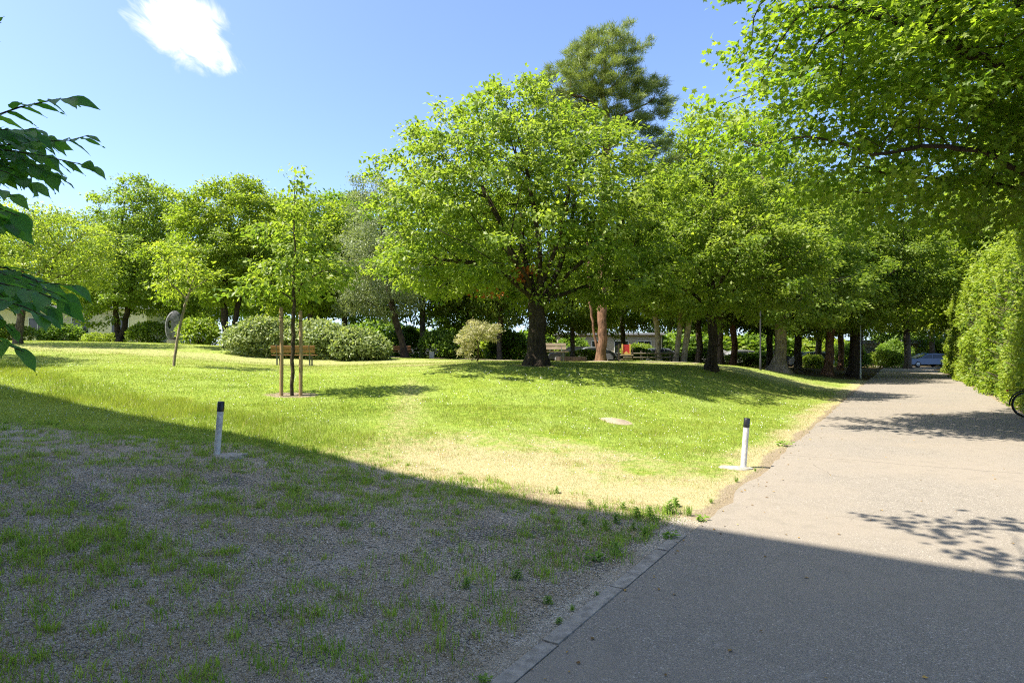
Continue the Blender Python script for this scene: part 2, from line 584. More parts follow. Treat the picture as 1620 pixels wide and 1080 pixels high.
def vnoise(x, y, scale, seed=0):
    """smooth value noise, numpy"""
    x = np.asarray(x) * scale + seed * 17.31; y = np.asarray(y) * scale + seed * 7.77
    xi = np.floor(x).astype(np.int64); yi = np.floor(y).astype(np.int64)
    fx = x - xi; fy = y - yi
    fx = fx * fx * (3 - 2 * fx); fy = fy * fy * (3 - 2 * fy)

    def h(a, b):
        n = (a * 374761393 + b * 668265263 + seed * 1442695) & 0x7fffffff
        n = ((n ^ (n >> 13)) * 1274126177) & 0x7fffffff
        return ((n ^ (n >> 16)) & 0xffff) / 65535.0
    return (h(xi, yi) * (1 - fx) + h(xi + 1, yi) * fx) * (1 - fy) + (h(xi, yi + 1) * (1 - fx) + h(xi + 1, yi + 1) * fx) * fy


def fbm(x, y, scale, seed=0):
    return .55 * vnoise(x, y, scale, seed) + .3 * vnoise(x, y, scale * 2.1, seed + 3) + .15 * vnoise(x, y, scale * 4.3, seed + 7)


NB = np.array([.558, .83]); NB /= np.linalg.norm(NB)       # away from the apartment block
EB = np.array([NB[1], -NB[0]])
PATH_A, PATH_B = np.array([-14.0, 33.0]), np.array([9.0, 29.8])


def masks(x, y):
    """surface cover of the ground: gravel, dry straw, bare soil, leaf litter (0..1)"""
    s = x * N2[0] + y * N2[1]; t = x * U2[0] + y * U2[1]
    b = x * NB[0] + y * NB[1]; e = x * EB[0] + y * EB[1]
    w = (fbm(x, y, .8, 1) - .5)
    e = e + 4.5
    lim = 5.85 - .30 * np.clip(-1.5 - e, 0, 12)
    grav = sstep(.5, -.5, b - lim + w * 1.5)
    w2 = fbm(x, y, 2.6, 2) - .5
    dry = sstep(11.0, 6.7, b + w * 2.6 + w2 * 2.2 + (fbm(x, y, 7.0, 4) - .5) * 1.6) * sstep(-4.2, -1.0, e + w * 2 + w2) * .98
    dry = np.maximum(dry, .9 * sstep(1.15, .1, -(s - S_LEFT) + w * .9) * sstep(3, 7, t))        # worn verge along the road
    dry = np.maximum(dry, .5 * np.exp(-((x + 2.15 + (y - 12.5) * .13) / .55) ** 2) * sstep(6, 9, y) * sstep(21, 16, y))  # trodden line
    dry = np.maximum(dry, .75 * np.exp(-(((x + 3.6) / 2.3) ** 2 + ((y - 23.5) / 1.2) ** 2)))
    dry = np.maximum(dry, .55 * sstep(22, 26, y) * sstep(30, 28, y))
    dry = np.maximum(dry, .35 * sstep(15, 22, y))
    bare = np.exp(-(((x + 5.45) / .75) ** 2 + ((y - 15.5) / .5) ** 2)) * 1.1
    bare = np.maximum(bare, .75 * sstep(.35, .02, -(s - S_LEFT) + w * .3) * sstep(4.5, 6.5, t))
    bare = np.maximum(bare, .8 * np.exp(-(((x - .8) / 1.1) ** 2 + ((y - 21) / .8) ** 2)))
    bare = np.maximum(bare, .6 * sstep(1.3, .2, b - 5.9 + w) * sstep(-1.2, .6, e))
    litter = sstep(31, 36, y - x * .1) * sstep(-13, -9, x) * .8
    litter = np.maximum(litter, sstep(.1, .4, s - S_RIGHT) * .7)
    return grav, dry, bare, litter


def build_ground():
    fx = np.arange(-11, 15.01, .13); fy = np.arange(1.2, 27.01, .13)
    gro = lambda a, n, q: a + np.cumsum(.13 * q ** np.arange(1, n + 1))
    out_p = gro(0, 62, 1.095)
    out_p = out_p[out_p < 900]
    xs = np.concatenate([fx[0] - out_p[::-1], fx, fx[-1] + out_p])
    ys = np.concatenate([fy[0] - out_p[::-1], fy, fy[-1] + out_p])
    X, Y = np.meshgrid(xs, ys)
    Z = ground_z(X, Y)
    s = X * N2[0] + Y * N2[1]; t = X * U2[0] + Y * U2[1]
    g, d, b, l = masks(X, Y)
    lawn = (1 - g)
    Z = Z + (fbm(X, Y, .5, 5) - .5) * .08 * sstep(.2, 3, -(s - S_LEFT)) + (fbm(X, Y, 2.5, 9) - .5) * .025 * lawn * sstep(0, .6, -(s - S_LEFT))
    Z = np.where(s > S_LEFT - .12, np.minimum(Z, 0) - .03 * sstep(S_LEFT - .12, S_LEFT + .1, s), Z + .012 * sstep(S_LEFT - .1, S_LEFT - .5, s))
    Z = np.where(s > S_RIGHT - .05, .0 + .05 * sstep(S_RIGHT - .05, S_RIGHT + .6, s), Z)
    ny, nx = X.shape
    idx = np.arange(nx * ny).reshape(ny, nx)
    Fc = np.stack([idx[:-1, :-1], idx[:-1, 1:], idx[1:, 1:], idx[1:, :-1]], -1).reshape(-1, 4)
    me = np_mesh('ground', np.stack([X, Y, Z], -1).reshape(-1, 3), Fc, M['ground'],
                 {'gravel': g.ravel(), 'dry': d.ravel(), 'bare': b.ravel(), 'litter': l.ravel()}, True)
    tag(link('ground', me), kind='structure')


build_ground()


def surf(x, y):
    """ground height incl. the small bumps, for things that stand on the lawn"""
    x = np.atleast_1d(np.asarray(x, float)); y = np.atleast_1d(np.asarray(y, float))
    s = x * N2[0] + y * N2[1]
    g, _, _, _ = masks(x, y)
    z = ground_z(x, y) + (fbm(x, y, .5, 5) - .5) * .08 * sstep(.2, 3, -(s - S_LEFT)) + (fbm(x, y, 2.5, 9) - .5) * .025 * (1 - g) * sstep(0, .6, -(s - S_LEFT))
    return z + .012 * sstep(S_LEFT - .1, S_LEFT - .5, s)


def strip(name, spts, mat, z, thick=0.0):
    """ribbon through (left point, right point) pairs"""
    n = len(spts)
    V = [(*p[0], z) for p in spts] + [(*p[1], z) for p in spts]
    Fc = [(i, i + n, i + n + 1, i + 1) for i in range(n - 1)]
    me = bpy.data.meshes.new(name)
    me.from_pydata(V, [], Fc)
    me.materials.append(mat)
    return tag(link(name, me), kind='structure')


def build_road():
    ts = np.arange(-2.2, 74, .22)
    prs = []
    for t in ts:
        wob = (fbm(t, 3.3, .9, 21) - .5) * .16 * float(sstep(5.5, 7, t)) + (fbm(t, 3.3, 4.0, 22) - .5) * .10 * float(sstep(5.5, 7, t))
        l = N2 * (S_LEFT + wob) + U2 * t
        r = N2 * (S_RIGHT + (fbm(t, 9.3, .9, 23) - .5) * .15) + U2 * t
        prs.append(((l[0], l[1]), (r[0], r[1])))
    strip('road', prs, M['asphalt'], .004)
    # the street the road runs into
    c = U2 * 73.8; a = N2
    prs = []
    for q in np.arange(-60, 40, 4):
        p0 = c + a * q; p1 = c + a * q + U2 * 7.5
        prs.append(((p0[0], p0[1]), (p1[0], p1[1])))
    strip('street', prs, M['asphalt'], .009)


build_road()


def build_kerb():
    b = MB()
    t = 1.2
    k = 0
    while t < 5.7:                                     # edging stones with open joints
        L = 1.0
        t1 = min(t + L, 5.75)
        dz = [.008, .006, .010, .007, .009][k % 5]
        ds = [.0, .006, -.005, .004, 0][k % 5]
        c = st(S_LEFT - .064 + ds * .3, (t + t1) / 2, dz - .06)
        rot = Matrix.Rotation(math.atan2(U2[1], U2[0]), 3, 'Z')
        b.box(c, (t1 - t - .002, .125, .12), rot)
        t = t1; k += 1
    o = b.build('kerb', M['kerb'], bevel=.010)
    tag(o, kind='structure')


build_kerb()


def build_path():
    n = 60
    d = PATH_B - PATH_A
    V = []; Fc = []
    for i in range(n + 1):
        p = PATH_A + d * i / n
        p = p + np.array([0, math.sin(i * .11) * .5])
        for j, o in enumerate((-.75, -.25, .25, .75)):
            x, y = p[0], p[1] + o + (fbm(i * .4, j * 5.0, .7, 31) - .5) * .25
            V.append((x, y, float(surf(x, y)[0]) + .035))
    for i in range(n):
        for j in range(3):
            q = i * 4 + j
            Fc.append((q, q + 4, q + 5, q + 1))
    me = bpy.data.meshes.new('path'); me.from_pydata(V, [], Fc); me.materials.append(M['path'])
    tag(link('path', me), kind='structure')


build_path()
#@@SETTING_END

# ------------------------------------------------------------------ leaves and trees
LEAF = {
    'rhomb': (np.array([(0, 0, 0), (.45, -.30, .07), (1, 0, -.10), (.45, .30, .07)]), np.array([(0, 1, 2), (0, 2, 3)])),
    'slim': (np.array([(0, 0, 0), (.4, -.16, .04), (1, 0, -.08), (.4, .16, .04)]), np.array([(0, 1, 2), (0, 2, 3)])),
    'needle': (np.array([(0, -.045, 0), (0, .045, 0), (1, 0, .0)]), np.array([(0, 1, 2)])),
}


def _lobed():
    ang = [0, 18, 32, 55, 78, 98, 122, 150]
    rad = [1.0, .58, .62, .92, .50, .55, .70, .30]
    pts = []
    for a, r in zip(ang, rad):
        pts.append((.35 + .62 * r * math.cos(math.radians(a)), .62 * r * math.sin(math.radians(a)), .06 * r * math.sin(math.radians(a)) - .10 * (r if a == 0 else r * .4)))
    full = pts + [(0, 0, 0)] + [(x, -y, z) for x, y, z in reversed(pts[1:])]
    V = np.array([(.35, 0, 0)] + full)
    n = len(full)
    T = np.array([(0, 1 + i, 1 + (i + 1) % n) for i in range(n)])
    return V, T


LEAF['lobed'] = _lobed()


def nrm(v):
    return v / np.maximum(np.linalg.norm(v, axis=-1, keepdims=True), 1e-9)


def leaves_mesh(name, pos, axis, normal, size, v, kind, mat):
    TV, TF = LEAF[kind]
    n = len(pos)
    A = nrm(axis)
    N = nrm(normal - A * np.sum(normal * A, 1, keepdims=True))
    B = np.cross(N, A)
    size = np.broadcast_to(size, (n,))
    P = pos[:, None, :] + size[:, None, None] * (TV[None, :, 0:1] * A[:, None] + TV[None, :, 1:2] * B[:, None] + TV[None, :, 2:3] * N[:, None])
    k = len(TV)
    Fc = (TF[None] + (np.arange(n) * k)[:, None, None]).reshape(-1, 3)
    return np_mesh(name, P.reshape(-1, 3), Fc, mat, {'v': np.repeat(v, k)})


def colonize(P, par, attr, step, infl, kill, iters, rng, trop=(0, 0, .06)):
    P = [np.asarray(p, float) for p in P]; par = list(par)
    A = attr.copy()
    Pa = np.array(P)
    D = np.full(len(A), 1e9); I = np.zeros(len(A), int)

    def upd(new, base):
        nonlocal D, I
        dd = np.linalg.norm(A[:, None] - new[None], axis=2)
        j = dd.argmin(1); m = dd[np.arange(len(A)), j]
        b = m < D
        D = np.where(b, m, D); I = np.where(b, j + base, I)
    upd(Pa, 0)
    trop = np.array(trop)
    stale = 0
    for it in range(iters):
        keep = D > kill
        A = A[keep]; D = D[keep]; I = I[keep]
        if len(A) == 0:
            break
        act = D < infl
        if not act.any():
            # reach for the nearest attractor
            act = D <= D.min() + 1e-6
        ids = I[act]
        dirs = nrm(A[act] - Pa[ids])
        acc = np.zeros((len(Pa), 3))
        np.add.at(acc, ids, dirs)
        u = np.unique(ids)
        g = nrm(acc[u] + rng.normal(0, .12, (len(u), 3))) + trop
        new = Pa[u] + nrm(g) * step
        base = len(Pa)
        Pa = np.vstack([Pa, new]); par += list(u)
        upd(new, base)
        if len(Pa) > 9000:
            break
    return Pa, np.array(par)


def clumps_in(ells, n, rng, per=9, spread=.45, shell=.42, flat=.55):
    """attractors gathered in clumps inside a set of ellipsoids (cx,cy,cz,rx,ry,rz)"""
    vol = np.array([e[3] * e[4] * e[5] for e in ells]) ** .8
    n = n * 2
    pick = rng.choice(len(ells), n, p=vol / vol.sum())
    d = nrm(rng.normal(0, 1, (n, 3)))
    r = shell + (1 - shell) * rng.random(n) ** .6
    E = np.array(ells)[pick]
    c = E[:, :3] + d * r[:, None] * E[:, 3:6]
    keep = []
    dm = spread * 1.45
    for i in range(len(c)):
        if not keep or np.min(np.linalg.norm((c[keep] - c[i]) * np.array([1, 1, 1.5]), axis=1)) > dm:
            keep.append(i)
    c = c[keep]; n = len(c)
    a = c[:, None] + rng.normal(0, 1, (n, per, 3)) * np.array([spread, spread, spread * flat])
    return a.reshape(-1, 3)


def branch_mesh(name, P, par, R, mat, min_r=.006, flare=.6, flare_h=.35, bend=None):
    n = len(P)
    ch = [[] for _ in range(n)]
    for i in range(n):
        if par[i] >= 0:
            ch[par[i]].append(i)
    D = np.zeros((n, 3))
    main = np.full(n, -1)
    for i in range(n):
        if ch[i]:
            main[i] = max(ch[i], key=lambda c: R[c])
    for i in range(n):
        a = P[i] - P[par[i]] if par[i] >= 0 else np.zeros(3)
        b = P[main[i]] - P[i] if main[i] >= 0 else np.zeros(3)
        D[i] = a + b
    D = nrm(D)
    V = []; Fc = []; cache = {}
    z0 = P[:, 2].min()

    def ring(i, sides, r, key):
        if key in cache:
            return cache[key]
        d = D[i]
        ref = np.array([1.0, 0.0, 0.0]) if abs(d[0]) < .85 else np.array([0, 1.0, 0])
        a = ref - d * ref.dot(d); a /= np.linalg.norm(a); b = np.cross(d, a)
        o = len(V)
        for j in range(sides):
            q = 2 * math.pi * j / sides
            rr = r
            if r > .07:
                rr *= 1 + .09 * math.sin(q * 3 + P[i][2] * 1.7) + .06 * math.sin(q * 5 - P[i][2] * 3.1 + 1) + .04 * math.sin(q * 2 + P[i][2] * 9)
                h = P[i][2] - z0
                rr *= 1 + flare * math.exp(-h / flare_h) * (1 + .45 * math.sin(q * 5 + 1.3))
            V.append(P[i] + (a * math.cos(q) + b * math.sin(q)) * rr)
        cache[key] = o
        return o
    for i in range(n):
        p = par[i]
        if p < 0 or R[i] < min_r:
            continue
        mainc = main[p] == i
        rp = R[p] if mainc else min(R[p], R[i] * 1.15)
        sides = 14 if rp > .12 else 8 if rp > .05 else 5 if rp > .02 else 3
        a = ring(p, sides, rp, (p, sides, 'm' if mainc else i))
        b = ring(i, sides, R[i], (i, sides, 'm'))
        for j in range(sides):
            k = (j + 1) % sides
            Fc.append((a + j, a + k, b + k, b + j))
    return np_mesh(name, np.array(V), np.array(Fc), mat, None, True)


def tree_meshes(seed, paths, r0, ells, n_clumps, leaf, bark, step=.3, infl=2.6, kill=.42, per=9, spread=.45, shell=.42,
                n_leaves=30000, size=.13, kind='rhomb', sig=.26, up=1.0, outw=.4, rnd=.4, droop=-.35, carve=None, pw=2.35, flare=.6, tip=.006,
                vclump=.65, flat=.55, min_r=.006, leaf_z=-1e9, iters=140):
    """skeleton grown towards foliage clumps; returns (trunk mesh, crown mesh)"""
    rng = np.random.default_rng(seed)
    P = []; par = []
    for path in paths:
        pts = [np.array(q, float) for q in path]
        if not P:
            P.append(pts[0]); par.append(-1); last = 0
        else:
            last = int(np.argmin([np.linalg.norm(pts[0] - q) for q in P]))
        for a, b in zip(pts[:-1], pts[1:]):
            m = max(1, int(np.linalg.norm(b - a) / step))
            for j in range(1, m + 1):
                P.append(a + (b - a) * j / m + rng.normal(0, .018, 3) * (j < m)); par.append(last); last = len(P) - 1
    att = clumps_in(ells, n_clumps, rng, per, spread, shell, flat)
    n_seed = len(P)
    P, par = colonize(P, par, att, step, infl, kill, iters, rng)
    n = len(P)
    acc = np.zeros(n); kids = np.zeros(n, int); hgt = np.zeros(n, int)
    for i in range(n - 1, 0, -1):
        if kids[i] == 0:
            acc[i] = tip ** pw
        acc[par[i]] += acc[i]; kids[par[i]] += 1
        hgt[par[i]] = max(hgt[par[i]], hgt[i] + 1)
    acc[0] = max(acc[0], 1e-9)
    R = acc ** (1 / pw)
    R = R * (r0 / R[0]) ** (np.clip(np.log(R / tip) / max(np.log(R[0] / tip), 1e-6), 0, 1))
    tm = branch_mesh('trunk', P, par, R, bark, min_r, flare)
    # leaves sit round the thin ends
    end = np.where((hgt <= 3) & (np.arange(n) >= n_seed) & (P[:, 2] > leaf_z))[0]
    w = np.where(hgt[end] <= 1, 1.0, .55)
    pick = rng.choice(end, n_leaves, p=w / w.sum())
    nodev = rng.random(n)
    base = P[pick]
    off = rng.normal(0, 1, (n_leaves, 3)) * np.array([sig, sig, sig * .5])
    pos = base + off
    for cv in (carve or []):
        q = np.linalg.norm((pos - np.array(cv[:3])) / np.array(cv[3:6]), axis=1)
        k = (q > 1) | (rng.random(len(pos)) > .88)
        pos = pos[k]; pick = pick[k]
    n_leaves = len(pos)
    cen = np.average(np.array(ells)[:, :3], axis=0)
    out = nrm(pos - cen)
    N = nrm(up * np.array([0, 0, 1.0]) + outw * out + rnd * rng.normal(0, 1, (n_leaves, 3)))
    ax = nrm(out * np.array([1, 1, .3]) + rng.normal(0, .75, (n_leaves, 3)) + np.array([0, 0, droop]))
    v = np.clip(vclump * nodev[pick] + (1 - vclump) * rng.random(n_leaves) + rng.normal(0, .06, n_leaves), 0, 1)
    cm = leaves_mesh('crown', pos, ax, N, size * rng.uniform(.65, 1.25, n_leaves), v, kind, leaf)
    return tm, cm


def plant_tree(name, loc, meshes, label, cat='tree', group=None, rz=0.0, scale=1.0, fol='crown', stem='trunk'):
    e = empty(name, loc, rz, label, cat, group)
    e.scale = (scale,) * 3 if not hasattr(scale, '__len__') else scale
    link(stem, meshes[0], e)
    c = link(fol, meshes[1], e)
    return e


# --- the big tree on the lawn
def big_tree():
    p = at(848, 21)
    p.z = float(surf(p.x, p.y)[0]) - .05
    limbs = [
        [(0, 0, 0), (.02, .03, .5), (.0, 0, 1.1), (.0, .0, 1.75), (-.02, 0, 2.1)],
        [(-.02, 0, 2.05), (-.35, -.1, 2.75), (-.75, -.2, 3.7), (-1.25, -.3, 4.9), (-1.8, -.3, 6.0)],
        [(-.02, 0, 2.05), (-.15, .3, 2.9), (-.45, .6, 4.0), (-.5, .7, 5.4), (-.6, .6, 7.0)],
        [(-.02, 0, 2.0), (.12, -.25, 2.8), (.1, -.5, 3.9), (-.1, -.7, 5.2), (-.35, -.8, 6.5)],
        [(-.02, 0, 1.95), (.35, .15, 2.5), (.8, .3, 3.3), (1.15, .4, 4.5), (1.4, .4, 6.0)],
        [(-.02, 0, 1.9), (.4, -.15, 2.35), (1.0, -.35, 3.0), (1.9, -.6, 3.8), (2.7, -.8, 4.6)],
        [(.15, 0, 2.0), (.6, .0, 2.35), (1.5, .1, 2.65), (2.6, .2, 2.9), (3.5, .3, 3.0)],
        [(-.1, 0, 2.3), (-.9, -.2, 3.0), (-1.9, -.4, 3.4), (-3.0, -.5, 3.5)],
        [(-.1, .1, 2.2), (-.3, -1.0, 2.8), (-.6, -2.2, 3.1), (-.9, -3.2, 3.2)],
        [(0, .1, 2.2), (.3, 1.2, 2.9), (.5, 2.6, 3.3)],
        [(.12, -.25, 2.7), (.6, -.6, 3.8), (.9, -.9, 5.0), (1.1, -1.0, 6.4)],
    ]
    ells = [(-.6, 0, 5.0, 4.7, 4.6, 2.9), (-.7, 0, 7.0, 2.9, 2.9, 2.3), (-.9, 0, 8.6, .8, .9, 1.2), (-3.0, 0, 6.4, 1.7, 2.2, 1.5),
            (2.0, 0, 6.4, 2.1, 2.6, 1.7), (-3.4, -.2, 3.2, 1.9, 2.4, 1.0), (2.9, -.2, 3.1, 1.7, 2.2, .9), (-1.3, 0, 8.3, .9, 1, .6), (.9, 0, 7.9, 1.2, 1.3, .8)]
    ms = tree_meshes(3, limbs, .28, ells, 560, M['leaf_main'], M['bark_dark'], step=.26, infl=2.2, kill=.36, spread=.42, n_leaves=66000,
                     size=.155, sig=.17, up=1.0, outw=.4, rnd=.36, shell=.42, flare=.6, flat=.42, carve=[(.1, -1.6, 3.2, 1.5, 2.2, 1.1), (0, -2.0, 4.6, .9, 1.6, .8), (-1.2, -2.2, 5.4, .6, 1.6, .6), (1.4, -2.2, 4.6, .6, 1.6, .6)])
    e = plant_tree('broadleaf_tree', p, ms, 'large spreading broadleaf tree with dark forked trunk in the middle of the lawn')
    rng = np.random.default_rng(5)
    n = 150
    cs = np.array([(-.38, -.35, 3.15), (-.5, -.4, 2.9), (-2.0, -1.0, 2.3), (-1.6, -1.0, 2.35), (-1.15, -.9, 2.35), (-.2, -.5, 3.2)])
    pos = cs[rng.choice(6, n, p=[.36, .22, .08, .1, .07, .17])] + rng.normal(0, .1, (n, 3))
    lm = leaves_mesh('withered_leaves', pos, rng.normal(0, 1, (n, 3)) + np.array([0, 0, -.6]), rng.normal(0, 1, (n, 3)), .13 * rng.uniform(.7, 1.2, n), rng.random(n), 'rhomb', M['leaf_red'])
    link('withered_leaves', lm, e)['label'] = 'small tuft of withered orange red leaves on the trunk fork'


big_tree()


# --- second lawn tree, right of it
def second_tree():
    p = at(1126, 24); p.z = float(surf(p.x, p.y)[0]) - .05
    limbs = [[(0, 0, 0), (.03, 0, 1), (-.02, 0, 2.2), (.02, .0, 3.4), (.0, 0, 5.0), (.05, 0, 6.6)],
             [(0, 0, 2.3), (-.7, -.3, 2.9), (-1.6, -.5, 3.3)], [(0, 0, 2.5), (.8, -.4, 3.2), (1.7, -.7, 3.6)],
             [(0, 0, 2.8), (.1, -.9, 3.5), (.2, -1.8, 3.8)], [(0, 0, 3.2), (-.6, .4, 4.2), (-1.1, .6, 5.2)], [(0, 0, 3.4), (.7, .3, 4.5), (1.3, .4, 5.4)]]
    ells = [(.3, 0, 4.5, 3.5, 3.2, 2.1), (0, 0, 6.3, 2.2, 2.2, 1.8), (2.4, 0, 3.6, 1.7, 1.9, 1.1), (-1.9, 0, 3.5, 1.6, 1.9, .9), (.4, -.6, 3.0, 2.6, 2, .8)]
    ms = tree_meshes(8, limbs, .17, ells, 330, M['leaf_main'], M['bark_dark'], step=.26, infl=2.2, kill=.36, n_leaves=42000, size=.155, sig=.18, up=1., outw=.4, rnd=.36, flat=.42)
    plant_tree('broadleaf_tree', p, ms, 'medium broadleaf tree with slim ivy flecked dark trunk right of the large lawn tree')


second_tree()


# --- young staked tree
def staked_tree():
    p = at(462, 15.5); p.z = float(surf(p.x, p.y)[0]) - .03
    limbs = [[(0, 0, 0), (-.01, 0, .3), (.015, .02, .6), (-.005, 0, .9), (.02, 0, 1.3), (.01, .02, 1.7), (.04, 0, 2.1), (.03, 0, 2.7), (.06, 0, 3.4), (.05, 0, 4.2), (.06, 0, 5.0), (.08, 0, 5.5)],
             [(.04, 0, 2.35), (-.4, -.1, 2.75), (-.8, -.1, 3.0)], [(.04, 0, 2.5), (.45, -.1, 2.9), (.8, -.1, 3.1)], [(.05, 0, 2.9), (-.3, .2, 3.5), (-.6, .2, 3.9)], [(.05, 0, 3.2), (.4, .1, 3.8)]]
    ells = [(.1, 0, 3.1, .95, .8, .7), (.1, 0, 4.0, .6, .55, .8), (.08, 0, 5.25, .26, .26, .34), (-.85, 0, 2.65, .5, .5, .35), (1.0, 0, 3.1, .45, .5, .35), (-.6, 0, 3.9, .4, .4, .3)]
    ms = tree_meshes(21, limbs, .048, ells, 80, M['leaf_main'], M['bark_young'], step=.16, infl=1.1, kill=.2, spread=.2, per=8, n_leaves=3000, size=.135, sig=.13,
                     up=.9, outw=.4, rnd=.45, tip=.004, flare=.2)
    plant_tree('young_tree', p, ms, 'young tree with thin crooked trunk standing between two wooden stakes')
    for px, dd, h, la in ((445, 15.35, 2.22, 'wooden support stake on the left of the young tree'), (475.5, 15.4, 2.15, 'wooden support stake on the right of the young tree')):
        q = at(px, dd); q.z = float(surf(q.x, q.y)[0]) - .05
        e = empty('tree_stake', q, 0, la, 'stake', 'stakes of the young tree')
        b = MB(); b.tube([(0, 0, 0), (.01, 0, h * .5), (.0, 0, h - .03), (0, 0, h)], [.046, .045, .044, .036], 12)
        b.build('post', M['stake'], e, True)
        s = MB(); s.ring((0, 0, h - .26), .048, .007, (0, 0, 1), 16, 5)
        s.build('tie', M['black_rubber'], e, True)


staked_tree()


# --- leaning sapling
def sapling():
    p = at(275, 20); p.z = float(surf(p.x, p.y)[0]) - .03
    limbs = [[(0, 0, 0), (.06, 0, .5), (.14, 0, 1.0), (.26, 0, 1.6), (.42, 0, 2.15), (.55, 0, 2.6), (.7, 0, 3.0)],
             [(.42, 0, 2.15), (.1, 0, 2.5), (-.2, 0, 2.8)], [(.5, 0, 2.4), (.9, 0, 2.7)]]
    ells = [(.35, 0, 2.85, .65, .6, .45), (.25, 0, 3.35, .42, .42, .45), (-.05, 0, 2.55, .4, .4, .32)]
    ms = tree_meshes(31, limbs, .045, ells, 44, M['leaf_yellow'], M['bark_pale'], step=.16, infl=1.1, kill=.2, spread=.2, per=7, n_leaves=1150, size=.13, sig=.13, tip=.004, flare=.2)
    plant_tree('young_tree', p, ms, 'slim leaning sapling with pale trunk and yellow green leaves on the left lawn')


sapling()


# --- trees at the left
def left_trees():
    p = at(360, 32)
    limbs = [[(0, 0, -.1), (-.1, 0, 1.0), (-.2, 0, 2.2), (-.1, 0, 3.4), (.0, 0, 4.6), (.1, 0, 6.5)],
             [(0, 0, .0), (.25, .1, .9), (.45, .1, 2.0), (.7, .1, 3.3), (1.0, .2, 4.8), (1.1, .2, 6.2)],
             [(-.2, 0, 2.3), (-.9, 0, 3.4), (-1.6, 0, 4.2)], [(.5, .1, 2.3), (1.3, .2, 3.0)]]
    ells = [(0, 0, 5.0, 2.7, 2.5, 2.5), (.3, 0, 7.0, 1.9, 1.9, 1.6), (-1.6, 0, 3.9, 1.4, 1.7, 1.2), (1.5, 0, 4.0, 1.3, 1.6, 1.4), (.2, 0, 8.0, .9, .9, .6)]
    ms = tree_meshes(41, limbs, .22, ells, 340, M['leaf_lime'], M['bark_dark'], step=.28, infl=2.2, kill=.38, n_leaves=42000, size=.16, sig=.23)
    plant_tree('broadleaf_tree', p, ms, 'bright green tree with two dark stems beside the left shrub')

    p = at(190, 42)
    limbs = [[(0, 0, -.1), (-.2, 0, 1.2), (-.3, 0, 2.6), (-.2, 0, 4.5), (0, 0, 7.0), (.3, 0, 9.5)],
             [(0, 0, 0), (.35, 0, 1.2), (.6, 0, 2.8), (.9, 0, 4.8), (1.6, 0, 7.0)]]
    ells = [(1.9, 0, 8.2, 2.7, 2.6, 2.5), (1.4, 0, 5.0, 3.6, 3.2, 2.6), (-.8, 0, 3.6, 2.8, 2.6, 1.8), (4.0, 0, 3.6, 1.8, 2.0, 1.9), (2.0, 0, 9.6, 1.7, 1.7, 1.2)]
    ms = tree_meshes(43, limbs, .26, ells, 420, M['leaf_mid'], M['bark_dark'], step=.34, infl=2.8, kill=.45, n_leaves=46000, size=.2, sig=.26, spread=.5)
    plant_tree('lime_tree', p, ms, 'tall dense olive green tree left of the grey sculpture')

    p = at(28, 29)
    limbs = [[(0, 0, -.1), (.1, 0, .9), (.2, 0, 1.7), (.3, .1, 2.4)], [(.3, .1, 2.3), (.9, 0, 3.2), (1.6, 0, 4.0), (2.4, 0, 4.6)], [(.3, .1, 2.4), (.2, 0, 3.5), (.3, 0, 4.8)],
             [(.3, .1, 2.2), (-.5, 0, 3.2), (-1.2, 0, 4.2)], [(.4, 0, 2.3), (1.5, -.3, 2.9), (2.7, -.5, 3.2)]]
    ells = [(1.0, 0, 3.9, 3.0, 2.6, 1.7), (.7, 0, 5.3, 2.6, 2.2, 1.1), (2.8, 0, 4.2, 1.4, 1.5, 1.2), (-1.4, 0, 3.9, 1.6, 1.8, 1.6)]
    ms = tree_meshes(47, limbs, .15, ells, 190, M['leaf_yellow'], M['bark_grey'], step=.25, infl=2.2, kill=.36, n_leaves=15000, size=.15, sig=.25, spread=.36)
    plant_tree('open_crowned_tree', p, ms, 'loose yellow green tree with thin spreading branches at the far left edge')
    return ms


LEFT_MS = left_trees()


def silver_tree():
    p = at(641, 33)
    limbs = [[(0, 0, -.1), (-.15, 0, .7), (-.45, 0, 1.8), (-.75, 0, 3.0), (-1.0, 0, 4.5), (-1.2, 0, 6.5), (-1.4, 0, 8.3)]]
    ells = [(-1.5, 0, 5.2, 1.6, 1.7, 2.4), (-1.5, 0, 7.8, 1.0, 1.1, 1.7), (-1.9, 0, 3.6, 1.5, 1.6, 1.2), (-.4, 0, 4.0, 1.2, 1.4, 1.2)]
    ms = tree_meshes(53, limbs, .16, ells, 230, M['leaf_silver'], M['bark_dark'], step=.28, infl=2.2, kill=.38, n_leaves=26000, size=.15, sig=.24, kind='slim', up=.3, outw=.6, rnd=.7, droop=-.9)
    plant_tree('silver_leaved_tree', p, ms, 'grey green narrow tree with leaning dark trunk behind the right end of the shrubs')


silver_tree()


